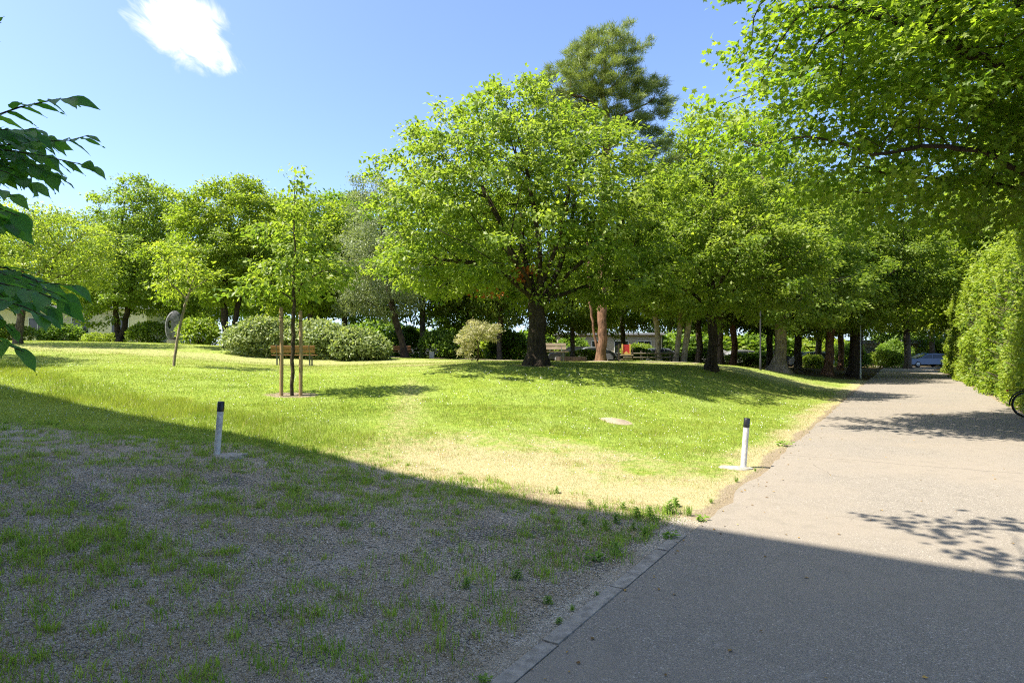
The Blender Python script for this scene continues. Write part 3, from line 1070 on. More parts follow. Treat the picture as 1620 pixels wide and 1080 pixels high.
# --- pine
def pine():
    p = at(946, 32); p.z -= .05
    limbs = [[(.15, 0, 0), (.2, 0, 1.5), (.25, 0, 3.4), (.3, 0, 6), (.4, 0, 9.5), (.5, 0, 12.2)], [(.5, 0, 12.2), (.2, .1, 13.9), (.5, .1, 16.1)],
             [(.1, 0, .05), (-.2, .05, 1.5), (-.42, .1, 3.3), (-.5, .2, 6), (-.8, .3, 9.0), (-1.0, .3, 12.0)],
             [(.45, 0, 12), (1.4, -.2, 12.7), (2.4, -.3, 13.1)], [(.45, 0, 12.6), (-.6, -.2, 13.4), (-1.8, -.2, 13.8)],
             [(.4, 0, 10.5), (1.6, 0, 10.6), (2.9, 0, 11)], [(.45, 0, 13.8), (1.2, 0, 14.6)]]
    ells = [(.2, 0, 14.8, 1.8, 1.9, 2.2), (-1.5, 0, 13.9, 1.6, 1.6, 1.1), (2.0, 0, 12.7, 1.3, 1.5, 1.8), (2.6, 0, 10.6, 1.2, 1.4, .8), (-.9, 0, 11.9, 1.6, 1.7, 1.0), (.5, 0, 16.3, .9, .9, 1.0), (2.6, 0, 14.0, .5, .8, .7)]
    ells = [(a, b, c - .15, d * 1.1, f, g) for a, b, c, d, f, g in ells]
    ms = tree_meshes(61, limbs, .25, ells, 200, M['leaf_pine'], M['bark_pine'], step=.28, infl=2.4, kill=.34, n_leaves=95000, size=.25, sig=.13, kind='needle',
                     up=.5, outw=.4, rnd=.8, droop=.55, spread=.36, per=8, flare=.25, leaf_z=9, shell=.3)
    plant_tree('pine_tree', p, ms, 'tall pine with two reddish brown trunks rising above the big lawn tree')


pine()


# --- trees on the right half
def right_trees():
    out = {}
    # flared pale trunk
    p = at(1232, 35)
    limbs = [[(0, 0, -.1), (.05, 0, .8), (.1, 0, 1.8), (.15, 0, 3.2), (.0, 0, 5), (-.3, 0, 7.5), (-.9, 0, 11)], [(.1, 0, 2.4), (1.0, 0, 4.2), (1.5, 0, 6.5)], [(.1, 0, 3.0), (-1.2, 0, 5.0), (-2.4, 0, 7.5)],
             [(.1, 0, 2.6), (.4, -1.2, 3.8), (.6, -2.4, 4.5)]]
    ells = [(-1.0, 0, 7.5, 4.2, 3.8, 4.0), (-3.0, 0, 12.2, 3.0, 2.8, 2.4), (-4.8, 0, 9.6, 2.6, 2.4, 2.6), (1.4, 0, 5.4, 3.2, 3.2, 2.6), (.4, -1.5, 3.4, 2.4, 1.8, 1.2), (-.4, 0, 10.5, 2.5, 2.5, 2.2)]
    ms = tree_meshes(71, limbs, .30, ells, 600, M['leaf_main'], M['bark_pale'], step=.34, infl=2.8, kill=.46, n_leaves=70000, size=.185, sig=.27, spread=.5, flare=1.5)
    plant_tree('broadleaf_tree', p, ms, 'tall tree with pale flaring trunk foot near the dark lamp post')
    # reddish trunk
    p = at(1310, 39)
    limbs = [[(0, 0, -.1), (.05, 0, 1), (.15, 0, 2.6), (.25, 0, 4.5), (.3, 0, 7)], [(.15, 0, 2.8), (-.8, 0, 4.2)], [(.2, 0, 3.2), (1.2, 0, 4.6)]]
    ells = [(.3, 0, 5.2, 2.7, 2.6, 2.5), (.2, 0, 7.8, 2.0, 2.0, 1.8), (-.4, 0, 3.5, 1.7, 1.8, .9)]
    ms = tree_meshes(73, limbs, .24, ells, 260, M['leaf_yellow'], M['bark_pine'], step=.34, infl=2.6, kill=.45, n_leaves=26000, size=.2, sig=.27, flare=.7)
    plant_tree('broadleaf_tree', p, ms, 'light green tree with reddish brown trunk between the pale trunk and the dark double trunk')
    # dark double trunk at the road
    p = at(1352, 40)
    limbs = [[(0, 0, -.1), (.05, 0, 1.2), (.1, 0, 2.6), (.3, 0, 4.4), (.3, 0, 7), (.2, 0, 10)], [(.1, 0, .1), (.3, 0, 1.2), (.4, .1, 2.8), (.6, .1, 4.5)],
             [(.3, 0, 4.4), (1.5, -.2, 5.4), (3.0, -.4, 6.0), (4.6, -.6, 6.6)], [(.3, 0, 5.0), (-1.0, 0, 6.6), (-2.0, 0, 8)], [(.3, 0, 4.8), (.8, -1.4, 6.0), (1.2, -2.6, 6.6)]]
    ells = [(.4, 0, 8.5, 4.0, 3.6, 3.0), (3.0, 0, 6.4, 3.2, 3.0, 1.7), (-1.2, 0, 6.3, 2.4, 2.4, 1.6), (1.0, 0, 11.2, 2.8, 2.8, 2.0)]
    ms = tree_meshes(79, limbs, .36, ells, 400, M['leaf_mid'], M['bark_dark'], step=.36, infl=3, kill=.5, n_leaves=42000, size=.2, sig=.28, spread=.5)
    plant_tree('broadleaf_tree', p, ms, 'tree with dark double trunk on the lawn edge at the far end of the road')
    # behind, above the blue car
    p = at(1437, 60)
    limbs = [[(0, 0, -.1), (-.1, 0, 2), (-.2, 0, 4.5), (0, 0, 8)], [(-.2, 0, 4.5), (1.5, 0, 6.5)], [(-.2, 0, 4.2), (-1.8, 0, 6)]]
    ells = [(0, 0, 7.5, 4.6, 4.2, 3.6), (1, 0, 11.5, 3.4, 3.4, 2.6), (-1.5, 0, 5.2, 2.8, 2.8, 1.6)]
    ms = tree_meshes(83, limbs, .28, ells, 330, M['leaf_lime'], M['bark_grey'], step=.42, infl=3.2, kill=.55, n_leaves=30000, size=.27, sig=.36, spread=.6)
    plant_tree('broadleaf_tree', p, ms, 'light green tree standing over the blue car at the end of the road')


right_trees()


# --- maple reaching over the road from the right, and its darker neighbour behind
def maples():
    p = Vector((12.4, 12.6, 0))
    limbs = [[(0, 0, -.1), (-.05, 0, 1.2), (-.1, .0, 2.6), (-.3, .1, 4.2), (-.4, .2, 6.0), (-.6, .2, 8.5), (-.8, .3, 10.5)],
             [(-.2, .1, 3.8), (-1.6, -.1, 4.9), (-3.2, -.4, 5.6), (-4.6, -.7, 5.6), (-5.6, -.8, 5.4)], [(-.4, .2, 5.0), (-2.2, -.4, 6.8), (-4.6, -.8, 7.8), (-6.6, -1.0, 8.1)],
             [(-.4, .2, 5.4), (-1.6, 1.4, 7.2), (-3.4, 2.6, 8.2)], [(-.4, .2, 5.6), (-1.2, -1.6, 7.0), (-2.2, -3.2, 7.8)], [(-.3, .1, 4.6), (-1.8, 1.2, 5.4), (-3.6, 2.0, 5.8)], [(-.5, .2, 7.0), (-2.4, .2, 9.4), (-4.2, .2, 10.2), (-6.2, -.1, 9.6)]]
    ells = [(-3.2, .2, 8.0, 4.2, 3.2, 2.2), (-1.2, 0, 9.6, 4.2, 4.0, 3.0), (-5.4, -.3, 7.2, 2.0, 2.4, 1.7), (-3.4, .6, 5.5, 2.5, 2.2, .9), (-4.6, .4, 4.9, .8, .9, .5), (-2.2, .2, 4.7, .8, 1, .5), (-.8, .6, 5.3, 2.4, 2.2, 1.0), (-5.1, -.2, 9.6, 2.6, 2.2, 1.8), (-6.6, -.3, 8.7, 1.1, 1.4, 1.3),
            (-6.6, .2, 6.5, 1.1, 1.6, .9), (2.2, 0, 8.4, 3.0, 3.4, 2.8), (-3.4, -2.6, 7.6, 2.2, 1.8, 1.3)]
    ms = tree_meshes(91, limbs, .34, ells, 680, M['leaf_maple'], M['bark_dark'], step=.27, infl=2.6, kill=.36, n_leaves=76000, size=.135, sig=.22, kind='lobed', up=.95, outw=.35, rnd=.42,
                     droop=-.45, spread=.42, flat=.4, shell=.3, min_r=.007)
    plant_tree('maple_tree', p, ms, 'large maple reaching over the road from the right with a long low bough')

    # out of the frame: its twigs throw the leafy shade on the asphalt
    p = Vector((7.6, 2.0, 0))
    limbs = [[(0, 0, -.1), (-.1, 0, 2), (-.3, .2, 4.2), (-.6, .3, 6), (-.8, .4, 7.6)], [(-.4, .2, 4.8), (-2.2, 1.0, 6.2), (-4.2, 1.9, 6.9), (-5.8, 2.5, 6.9), (-7.0, 2.8, 6.7)], [(-.5, .3, 5.4), (-1.5, 1.8, 6.6), (-2.4, 3.0, 7.2)]]
    ells = [(-5.3, 2.2, 6.8, 1.3, .7, .4), (-6.8, 2.75, 6.7, .8, .5, .3), (-6.0, 1.7, 6.7, .9, .5, .3), (-2.4, 1.6, 7.2, 1.6, 1.4, .7), (-.6, 0, 7.6, 2.2, 2, 1.2)]
    ms = tree_meshes(101, limbs, .2, ells, 95, M['leaf_maple'], M['bark_dark'], step=.25, infl=2, kill=.3, n_leaves=4200, size=.14, sig=.16, kind='lobed', up=1, outw=.2, rnd=.4, spread=.25)
    plant_tree('maple_tree', p, ms, 'maple beside the road near the apartment block, throwing leafy shade on the asphalt')


maples()


# --- wood behind the lawn
def wood():
    var = []
    specs = [
        (111, 'leaf_mid', 'bark_grey', .20, [(0, 0, 6.5, 3.4, 3.2, 3.4), (.4, 0, 10, 2.4, 2.4, 2.4), (-1, 0, 4.4, 2.4, 2.4, 1.5)], 11),
        (113, 'leaf_dark', 'bark_grey', .20, [(0, 0, 6.2, 3.2, 3.2, 3.4), (-.5, 0, 9.6, 2.2, 2.2, 2.2), (1.2, 0, 4.0, 2.3, 2.3, 1.4)], 10),
        (117, 'leaf_lime', 'bark_grey', .18, [(0, 0, 5.6, 3.4, 3.2, 3.0), (.5, 0, 8.4, 2.4, 2.4, 2.0), (-1.2, 0, 3.7, 2.2, 2.2, 1.3)], 9),
        (119, 'leaf_main', 'bark_pine', .20, [(0, 0, 6.8, 3.0, 3.0, 3.4), (0, 0, 10.4, 2.2, 2.2, 2.2), (1, 0, 4.6, 2.4, 2.4, 1.5)], 11),
    ]
    for sd, lf, bk, r0, ells, h in specs:
        limbs = [[(0, 0, -.2), (.08, 0, 1.5), (-.05, .05, 3.2), (.1, 0, 5.5), (0, 0, h - 2.5)], [(0, 0, 3.4), (-1.2, .3, 5.2)], [(.05, 0, 3.8), (1.3, -.3, 5.6)]]
        var.append(tree_meshes(sd, limbs, r0, ells, 250, M[lf], M[bk], step=.42, infl=3, kill=.55, n_leaves=21000, size=.26, sig=.36, spread=.55, min_r=.015))
    limbs = [[(0, 0, -.2), (-.12, 0, 1.2), (-.2, .05, 2.4), (-.5, .05, 3.8), (-.7, 0, 5.5), (-.6, 0, 8)], [(-.3, 0, 3.2), (-1.4, .3, 5.0)], [(-.55, 0, 4.0), (.7, -.3, 5.6)]]
    var.append(tree_meshes(121, limbs, .17, [(-.5, 0, 6.4, 2.8, 2.8, 3.0), (-.4, 0, 9.4, 2.0, 2.0, 2.0), (.4, 0, 4.4, 2.0, 2.0, 1.2)], 240, M['leaf_lime'], M['bark_pale'], step=.4, infl=3, kill=.52,
                           n_leaves=24000, size=.22, sig=.32, spread=.5, flare=.35))
    limbs = [[(0, 0, -.2), (.12, 0, 1.2), (.3, .05, 2.5), (.5, .05, 3.8), (.6, 0, 5.5), (.5, 0, 8)], [(.4, 0, 3.2), (-.8, .3, 5.0)], [(.5, 0, 4.0), (1.6, -.3, 5.6)], [(0, 0, 0), (-.35, .3, 1.6), (-.75, .4, 3.0)]]
    var.append(tree_meshes(123, limbs, .17, [(.5, 0, 6.4, 2.8, 2.8, 3.0), (.4, 0, 9.4, 2.0, 2.0, 2.0), (-.4, 0, 4.4, 2.0, 2.0, 1.2)], 240, M['leaf_main'], M['bark_pale'], step=.4, infl=3, kill=.52,
                           n_leaves=24000, size=.22, sig=.32, spread=.5, flare=.35))
    # px, depth, variant, scale, what marks it
    L = [
        (-70, 46, 2, 1.0, 'yellowish tree behind the loose tree at the far left edge'),
        (70, 56, 1, .95, 'dark tree behind the cream building on the left'),
        (150, 60, 0, 1.0, 'green tree behind the clipped yellow bushes on the left'),
        (250, 58, 1, 1.0, 'dark tree directly behind the grey sculpture'),
        (330, 52, 2, .85, 'light green tree behind the leaning sapling'),
        (425, 46, 0, .9, 'mid green tree behind the left half of the shrubs'),
        (490, 41, 2, .98, 'light green tree rising behind the young staked tree'),
        (545, 44, 1, .92, 'dark green tree behind the right half of the shrubs'),
        (668, 45, 0, 1.0, 'shaded tree with dark trunk right of the leaning trunk'),
        (740, 50, 1, .9, 'dark trunked tree behind the whitish dwarf willow'),
        (791, 44, 0, .95, 'dark trunked tree between the dwarf willow and the big lawn tree'),
        (905, 47, 2, .9, 'light green tree behind the low sandpit'),
        (985, 52, 2, 1.0, 'light green tree behind the red board'),
        (1044, 35, 4, .88, 'tree with pale slim trunk right of the red board'),
        (1069, 34.5, 5, .82, 'slim trunked tree, left of the close pair of pale trunks'),
        (1081, 34.5, 5, .92, 'slim leaning trunked tree, right of the close pair of pale trunks'),
        (1105, 47, 1, 1.1, 'dark tree just left of the ivy flecked trunk'),
        (1140, 43, 0, 1.1, 'tree with mossy trunk just right of the ivy flecked trunk'),
        (1160, 46, 3, 1.15, 'tree with brown trunk left of the dark lamp post'),
        (1218, 48, 1, 1.1, 'thin dark trunked tree just left of the pale flaring trunk'),
        (1264, 45, 1, 1.15, 'tree with thick dark trunk right of the pale flaring trunk'),
        (1296, 56, 0, 1.2, 'dark trunked tree in front of the garage wall'),
        (1330, 52, 3, 1.1, 'thin trunked tree left of the dark double trunk'),
        (1395, 78, 1, 1.2, 'dark tree behind the garage at the end of the road'),
        (1475, 72, 1, 1.3, 'dark tree behind the blue car'),
        (1525, 64, 0, 1.5, 'green tree behind the far end of the hedge'),
        (1578, 46, 2, 1.45, 'light green tree rising behind the middle of the hedge'),
        (1660, 37, 0, 1.35, 'green tree behind the near part of the hedge'),
        (560, 70, 0, 1.3, 'tall tree far behind the shrubs in the rear row'),
        (770, 74, 1, 1.3, 'tall dark tree in the rear row left of the big lawn tree'),
        (930, 76, 0, 1.3, 'tall tree in the rear row behind the pine trunks'),
        (1060, 74, 1, 1.4, 'tall dark tree in the rear row behind the pale trunks'),
        (1150, 78, 0, 1.4, 'tall tree in the rear row behind the ivy flecked trunk'),
        (1250, 78, 1, 1.4, 'tall dark tree in the rear row behind the flaring trunk'),
        (400, 68, 1, 1.1, 'dark tree in the rear row behind the bright two stemmed tree'),
    ]
    rnd = random.Random(4)
    for px, d, k, sc, lab in L:
        p = at(px, d)
        plant_tree('woodland_tree', p, var[k], lab, group='trees of the wood behind the lawn', rz=rnd.uniform(0, 6.28) if k < 4 else rnd.uniform(-.4, .4), scale=(sc * rnd.uniform(.92, 1.08), sc, sc * rnd.uniform(.94, 1.06)))
    # left of the frame: its shade lies on the lawn at the left
    p = Vector((-18.6, 18.4, gz(-18.6, 18.4)))
    plant_tree('open_crowned_tree', p, LEFT_MS, 'small tree beyond the left edge whose shade falls on the lawn', rz=2.0, scale=.9)


wood()


# ------------------------------------------------------------------ shrubs, hedge, willow
def shrub_meshes(seed, ells, n_leaves, size, mat, kind='rhomb', lump=.42, up=.4, outw=.9, rnd=.5, stems=14, bark='bark_grey', zmin=.0):
    """leaf shell over lumpy ellipsoids plus the stems inside"""
    rng = np.random.default_rng(seed)
    ells = [tuple(e) for e in ells]
    n0 = len(ells)
    for e in list(ells):
        for q in range(7):
            d = nrm(rng.normal(0, 1, 3) + np.array([0, -.3, .5]))
            f = rng.uniform(.22, .42)
            ells.append((e[0] + d[0] * e[3] * .85, e[1] + d[1] * e[4] * .85, max(.15, e[2] + d[2] * e[5] * .85), e[3] * f, e[4] * f, e[5] * f * 1.15))
    E = np.array(ells)
    area = (E[:, 3] * E[:, 4] + E[:, 3] * E[:, 5] + E[:, 4] * E[:, 5])
    pick = rng.choice(len(E), n_leaves * 2, p=area / area.sum())
    # lumps: a set of bump directions per ellipsoid
    d = nrm(rng.normal(0, 1, (n_leaves * 2, 3)))
    d[:, 2] = np.abs(d[:, 2]) * np.where(rng.random(len(d)) < .8, 1, -1)
    bd = nrm(rng.normal(0, 1, (len(E), 26, 3)))
    dots = np.einsum('ij,ikj->ik', d, bd[pick])
    b = np.max(dots, 1)
    r = 1 + lump * (b - .85) * 3 - np.abs(rng.normal(0, .17, len(d))) + (rng.random(len(d)) < .05) * rng.random(len(d)) * .28
    pos = E[pick, :3] + d * r[:, None] * E[pick, 3:6]
    ins = np.zeros(len(pos), bool)
    for i, e in enumerate(E):
        q = np.linalg.norm((pos - e[:3]) / e[3:6], axis=1)
        ins |= (q < .62) & (pick != i)
    ok = np.where(~ins & (pos[:, 2] > zmin))[0][:n_leaves]
    pos = pos[ok]; d = d[ok]; b = b[ok]
    n = len(pos)
    N = nrm(up * np.array([0, 0, 1.]) + outw * d + rnd * rng.normal(0, 1, (n, 3)))
    ax = nrm(rng.normal(0, .8, (n, 3)) + d * .5 + np.array([0, 0, -.1]))
    v = np.clip(rng.random(n) * .7 + .3 * rng.random(26)[np.argmax(np.einsum('ij,kj->ik', d, bd[0]), 1)], 0, 1)
    fm = leaves_mesh('foliage', pos, ax, N, size * rng.uniform(.6, 1.25, n), v, kind, mat)
    mb = MB()
    for i in range(stems):
        e = E[i % n0]
        t = nrm(rng.normal(0, 1, 3) + np.array([0, 0, .9])) * e[3:6] * .85 + e[:3]
        a = np.array([rng.normal(0, .012), rng.normal(0, .012), -.05])
        m = (a + t) / 2 + np.array([0, 0, .1])
        mb.tube([a, m, t], [.025, .018, .008], 5, False)
    me = bpy.data.meshes.new('stem'); me.from_pydata(mb.v, [], mb.f); me.materials.append(M[bark])
    return me, fm


def shrubs():
    sets = [
        ((418, 29.5), 131, [(0, 0, .85, 1.75, 1.5, 1.0), (-.9, -.2, .55, 1.0, 1.1, .7), (.8, 0, .95, 1.1, 1.2, .95)], 'rounded pale green shrub behind the left half of the orange bench'),
        ((503, 29.3), 133, [(0, 0, .95, 1.6, 1.4, 1.0), (.6, -.1, .6, 1.2, 1.2, .8)], 'pale green shrub between the stakes and the right shrub'),
        ((568, 28.6), 137, [(0, 0, .6, 1.35, 1.2, .85), (-.5, .2, .8, 1.1, 1.0, .8), (.6, -.1, .4, .9, .9, .6)], 'rounded pale green shrub right of the young staked tree'),
    ]
    for (px, d), sd, el, la in sets:
        p = at(px, d)
        m = shrub_meshes(sd, el, 9500, .17, M['leaf_dogwood'])
        plant_tree('shrub', p, m, la, 'shrub', 'pale shrubs behind the bench', scale=(.93, .93, .86), fol='foliage', stem='stem')
    dark = shrub_meshes(139, [(0, 0, .8, 1.2, 1.1, .95), (.6, 0, .5, .9, .9, .7)], 4200, .2, M['leaf_dark'])
    lime = shrub_meshes(141, [(0, 0, .7, 1.3, 1.0, .8), (-.7, 0, .5, .9, .8, .6)], 3600, .2, M['leaf_lime'])
    for px, d, ms, sc, la in (
            (312, 37, lime, 1.0, 'bright green bush right of the grey sculpture'), (240, 41, lime, .9, 'pale bush left of the grey sculpture'),
            (695, 43, dark, 1.1, 'dark bush behind the concrete bin'), (640, 47, dark, 1.2, 'dark bush behind the leaning trunk'),
            (725, 46, dark, 1.0, 'dark bush left of the dwarf willow'), (805, 50, dark, 1.3, 'dark bush left of the big trunk in the wood'),
            (905, 60, dark, 1.3, 'dark bush behind the sandpit'), (1010, 62, lime, 1.2, 'light green bush behind the rail fence'),
            (1400, 63, lime, 1.1, 'light green bush at the end of the road'), (1340, 62, dark, 1.3, 'dark bush before the garage wall'),
            (1415, 72, dark, 1.5, 'dark bush beside the blue car'), (75, 47, dark, .6, 'low dark bush before the cream building')):
        p = at(px, d)
        plant_tree('bush', p, ms, la, 'bush', 'bushes at the edge of the wood', rz=px * .37, scale=sc, fol='foliage', stem='stem')
    for q, (px, d, sc, la) in enumerate((
            (30, 70, 2.2, 'tall dark bush behind the left end of the cream building'), (395, 60, 2.0, 'tall light green bush behind the left shrub'), (455, 63, 2.1, 'tall dark bush behind the middle of the shrubs'),
            (530, 62, 2.0, 'tall light green bush behind the right shrub'), (600, 66, 2.3, 'tall dark bush behind the grey green narrow tree'), (655, 69, 2.3, 'tall light green bush far behind the concrete bin'),
            (720, 68, 2.3, 'tall dark bush far behind the dwarf willow'), (780, 66, 2.2, 'tall light green bush far left of the big trunk'), (850, 70, 2.3, 'tall dark bush far behind the big trunk'),
            (915, 72, 2.3, 'tall light green bush left of the pale green building'), (1085, 68, 2.2, 'tall dark bush far behind the pair of pale trunks'), (1150, 70, 2.3, 'tall light green bush far behind the white car'),
            (1210, 70, 2.3, 'tall dark bush far behind the silver grey car'), (1290, 72, 2.3, 'tall light green bush left of the garage'), (1420, 86, 2.6, 'tall dark bush behind the garage roof'), (1490, 76, 2.4, 'tall light green bush behind the street bend'))):
        p = at(px, d)
        plant_tree('bush', p, lime if q % 2 else dark, la, 'bush', 'tall undergrowth of the wood', rz=px * .53, scale=(sc * 1.5, sc, sc * .85), fol='foliage', stem='stem')
    for px, d, ms, sc, la in (
            (925, 50, lime, .8, 'low light green bush before the black car'), (1012, 51, dark, .8, 'low bush right of the play board'), (1058, 52, lime, .75, 'low light green bush before the pale blue grey car'),
            (1110, 51, dark, .85, 'low bush before the white car'), (1172, 51, lime, .8, 'low light green bush before the silver grey car'), (1203, 53, dark, .8, 'low bush before the dark car'),
            (1285, 54, lime, .85, 'low light green bush before the silver car'), (20, 47, lime, 1.0, 'light green bush at the left end of the cream building'), (98, 47, dark, .9, 'dark bush before the right half of the cream building')):
        p = at(px, d)
        plant_tree('bush', p, ms, la, 'bush', 'low bushes along the edge of the wood', rz=px * .71, scale=(sc * 1.25, sc, sc * .85), fol='foliage', stem='stem')
    yel = shrub_meshes(143, [(0, 0, .3, .95, .7, .36)], 1800, .13, M['leaf_yellow'])
    for px, d, la in ((150, 45, 'clipped yellow bush, left of two at the lawn crest'), (176, 45, 'clipped yellow bush, right of two at the lawn crest')):
        plant_tree('bush', at(px, d), yel, la, 'bush', 'clipped yellow bushes', rz=px, fol='foliage', stem='stem')


shrubs()


def willow():
    p = at(756, 28)
    limbs = [[(0, 0, -.05), (.02, 0, .5), (-.03, 0, .95)], [(-.03, 0, .9), (-.3, 0, 1.25)], [(-.03, 0, .9), (.25, 0, 1.3)]]
    ells = [(.0, 0, 1.3, .62, .6, .36), (-.4, 0, 1.05, .46, .45, .4), (.42, 0, 1.42, .46, .45, .28), (-.55, -.1, .62, .24, .28, .32), (.1, 0, 1.62, .3, .3, .2), (.62, 0, 1.12, .2, .25, .2)]
    ms = tree_meshes(151, limbs, .045, ells, 90, M['leaf_willow'], M['bark_young'], step=.1, infl=.8, kill=.13, spread=.12, per=7, n_leaves=6500, size=.10, sig=.085, kind='slim',
                     up=.4, outw=.7, rnd=.6, tip=.004, flare=.1, min_r=.003)
    plant_tree('dwarf_willow', p, ms, 'small whitish green willow on a thin stem left of the big lawn tree')


willow()


def hedge():
    """tall hornbeam hedge along the right side of the road, in real lumps"""
    rng = np.random.default_rng(161)
    t0, t1 = 14.5, 60.0
    s0 = S_RIGHT - .10
    n = 165000
    q = rng.random(n)
    t = t0 + (t1 - t0) * q ** 1.7
    face = rng.random(n)
    H = 4.6 + 1.7 * fbm(t, 0 * t, .5, 41) + 1.7 * sstep(34, 19, t)
    # front sheet, top and depth
    z = np.where(face < .90, rng.random(n) ** .9 * H, H - .2 + rng.normal(0, .45, n))
    dep = np.where(face < .90, np.abs(rng.normal(0, .22, n)), rng.random(n) * 1.6)
    lump = (fbm(t, z * 1.2, .75, 43) - .5) * 1.25 + (fbm(t, z * .5, 2.4, 47) - .5) * .4
    lean = .12 * (z / 5.0) - .12 * np.exp(-z / .5)
    s = s0 + .25 + dep - lump + lean * .6
    s = np.maximum(s, S_RIGHT - .3)
    P = np.outer(s, N2) + np.outer(t, U2)
    ok = ~((z < 1.25) & (t < 20.7))           # a niche where the bicycle stands
    P, t, z, s = P[ok], t[ok], z[ok], s[ok]; n = len(t)
    pos = np.stack([P[:, 0], P[:, 1], z + .05], 1)
    out = np.array([-N2[0], -N2[1], 0])
    N = nrm(out * .8 + np.array([0, 0, .75]) + rng.normal(0, .55, (n, 3)))
    ax = nrm(rng.normal(0, .7, (n, 3)) + out * .5 + np.array([0, 0, -.25]))
    v = np.clip(.45 * fbm(t, z, .5, 51) + .65 * rng.random(n) - .05, 0, 1)
    size = .105 * rng.uniform(.65, 1.3, n) * (1 + .6 * sstep(20, 45, t))
    e = empty('hedge', st(s0, t0), 0, 'tall leafy hornbeam hedge along the right side of the road', 'hedge')
    fm = leaves_mesh('foliage', pos - np.array(e.location)[None], ax, N, size, v, 'rhomb', M['leaf_hedge'])
    link('foliage', fm, e)
    mb = MB()
    tt = t0
    while tt < t1:
        b = st(s0 + .75 + rng.normal(0, .1), tt) - e.location
        hgt = 4.4 + rng.normal(0, .3)
        mb.tube([b + Vector((0, 0, -.05)), b + Vector((rng.normal(0, .06), rng.normal(0, .06), hgt * .5)), b + Vector((rng.normal(0, .1), rng.normal(0, .1), hgt))], [.028, .02, .008], 6, False)
        for k in range(9):
            z0 = rng.uniform(.3, hgt * .92)
            a = b + Vector((0, 0, z0))
            dr = rng.normal(0, .5)
            c = a + Vector((-N2[0] * .6 + U2[0] * dr, -N2[1] * .6 + U2[1] * dr, .35))
            mb.tube([a, c], [.014, .005], 4, False)
        tt += .42
    me = bpy.data.meshes.new('stem'); me.from_pydata(mb.v, [], mb.f); me.materials.append(M['bark_grey'])
    link('stem', me, e)
    # the dense inner twigs and old leaves that stop light in the middle of the hedge
    m = 26000
    t = t0 + (t1 - t0) * rng.random(m)
    z = rng.random(m) * 4.4
    s = s0 + .75 + rng.normal(0, .28, m)
    P = np.outer(s, N2) + np.outer(t, U2)
    pos = np.stack([P[:, 0], P[:, 1], z], 1)
    im = leaves_mesh('inner_foliage', pos - np.array(e.location)[None], rng.normal(0, 1, (m, 3)), nrm(out + rng.normal(0, .5, (m, 3))), .2, rng.random(m), 'rhomb', M['leaf_dark'])
    link('inner_foliage', im, e)


hedge()


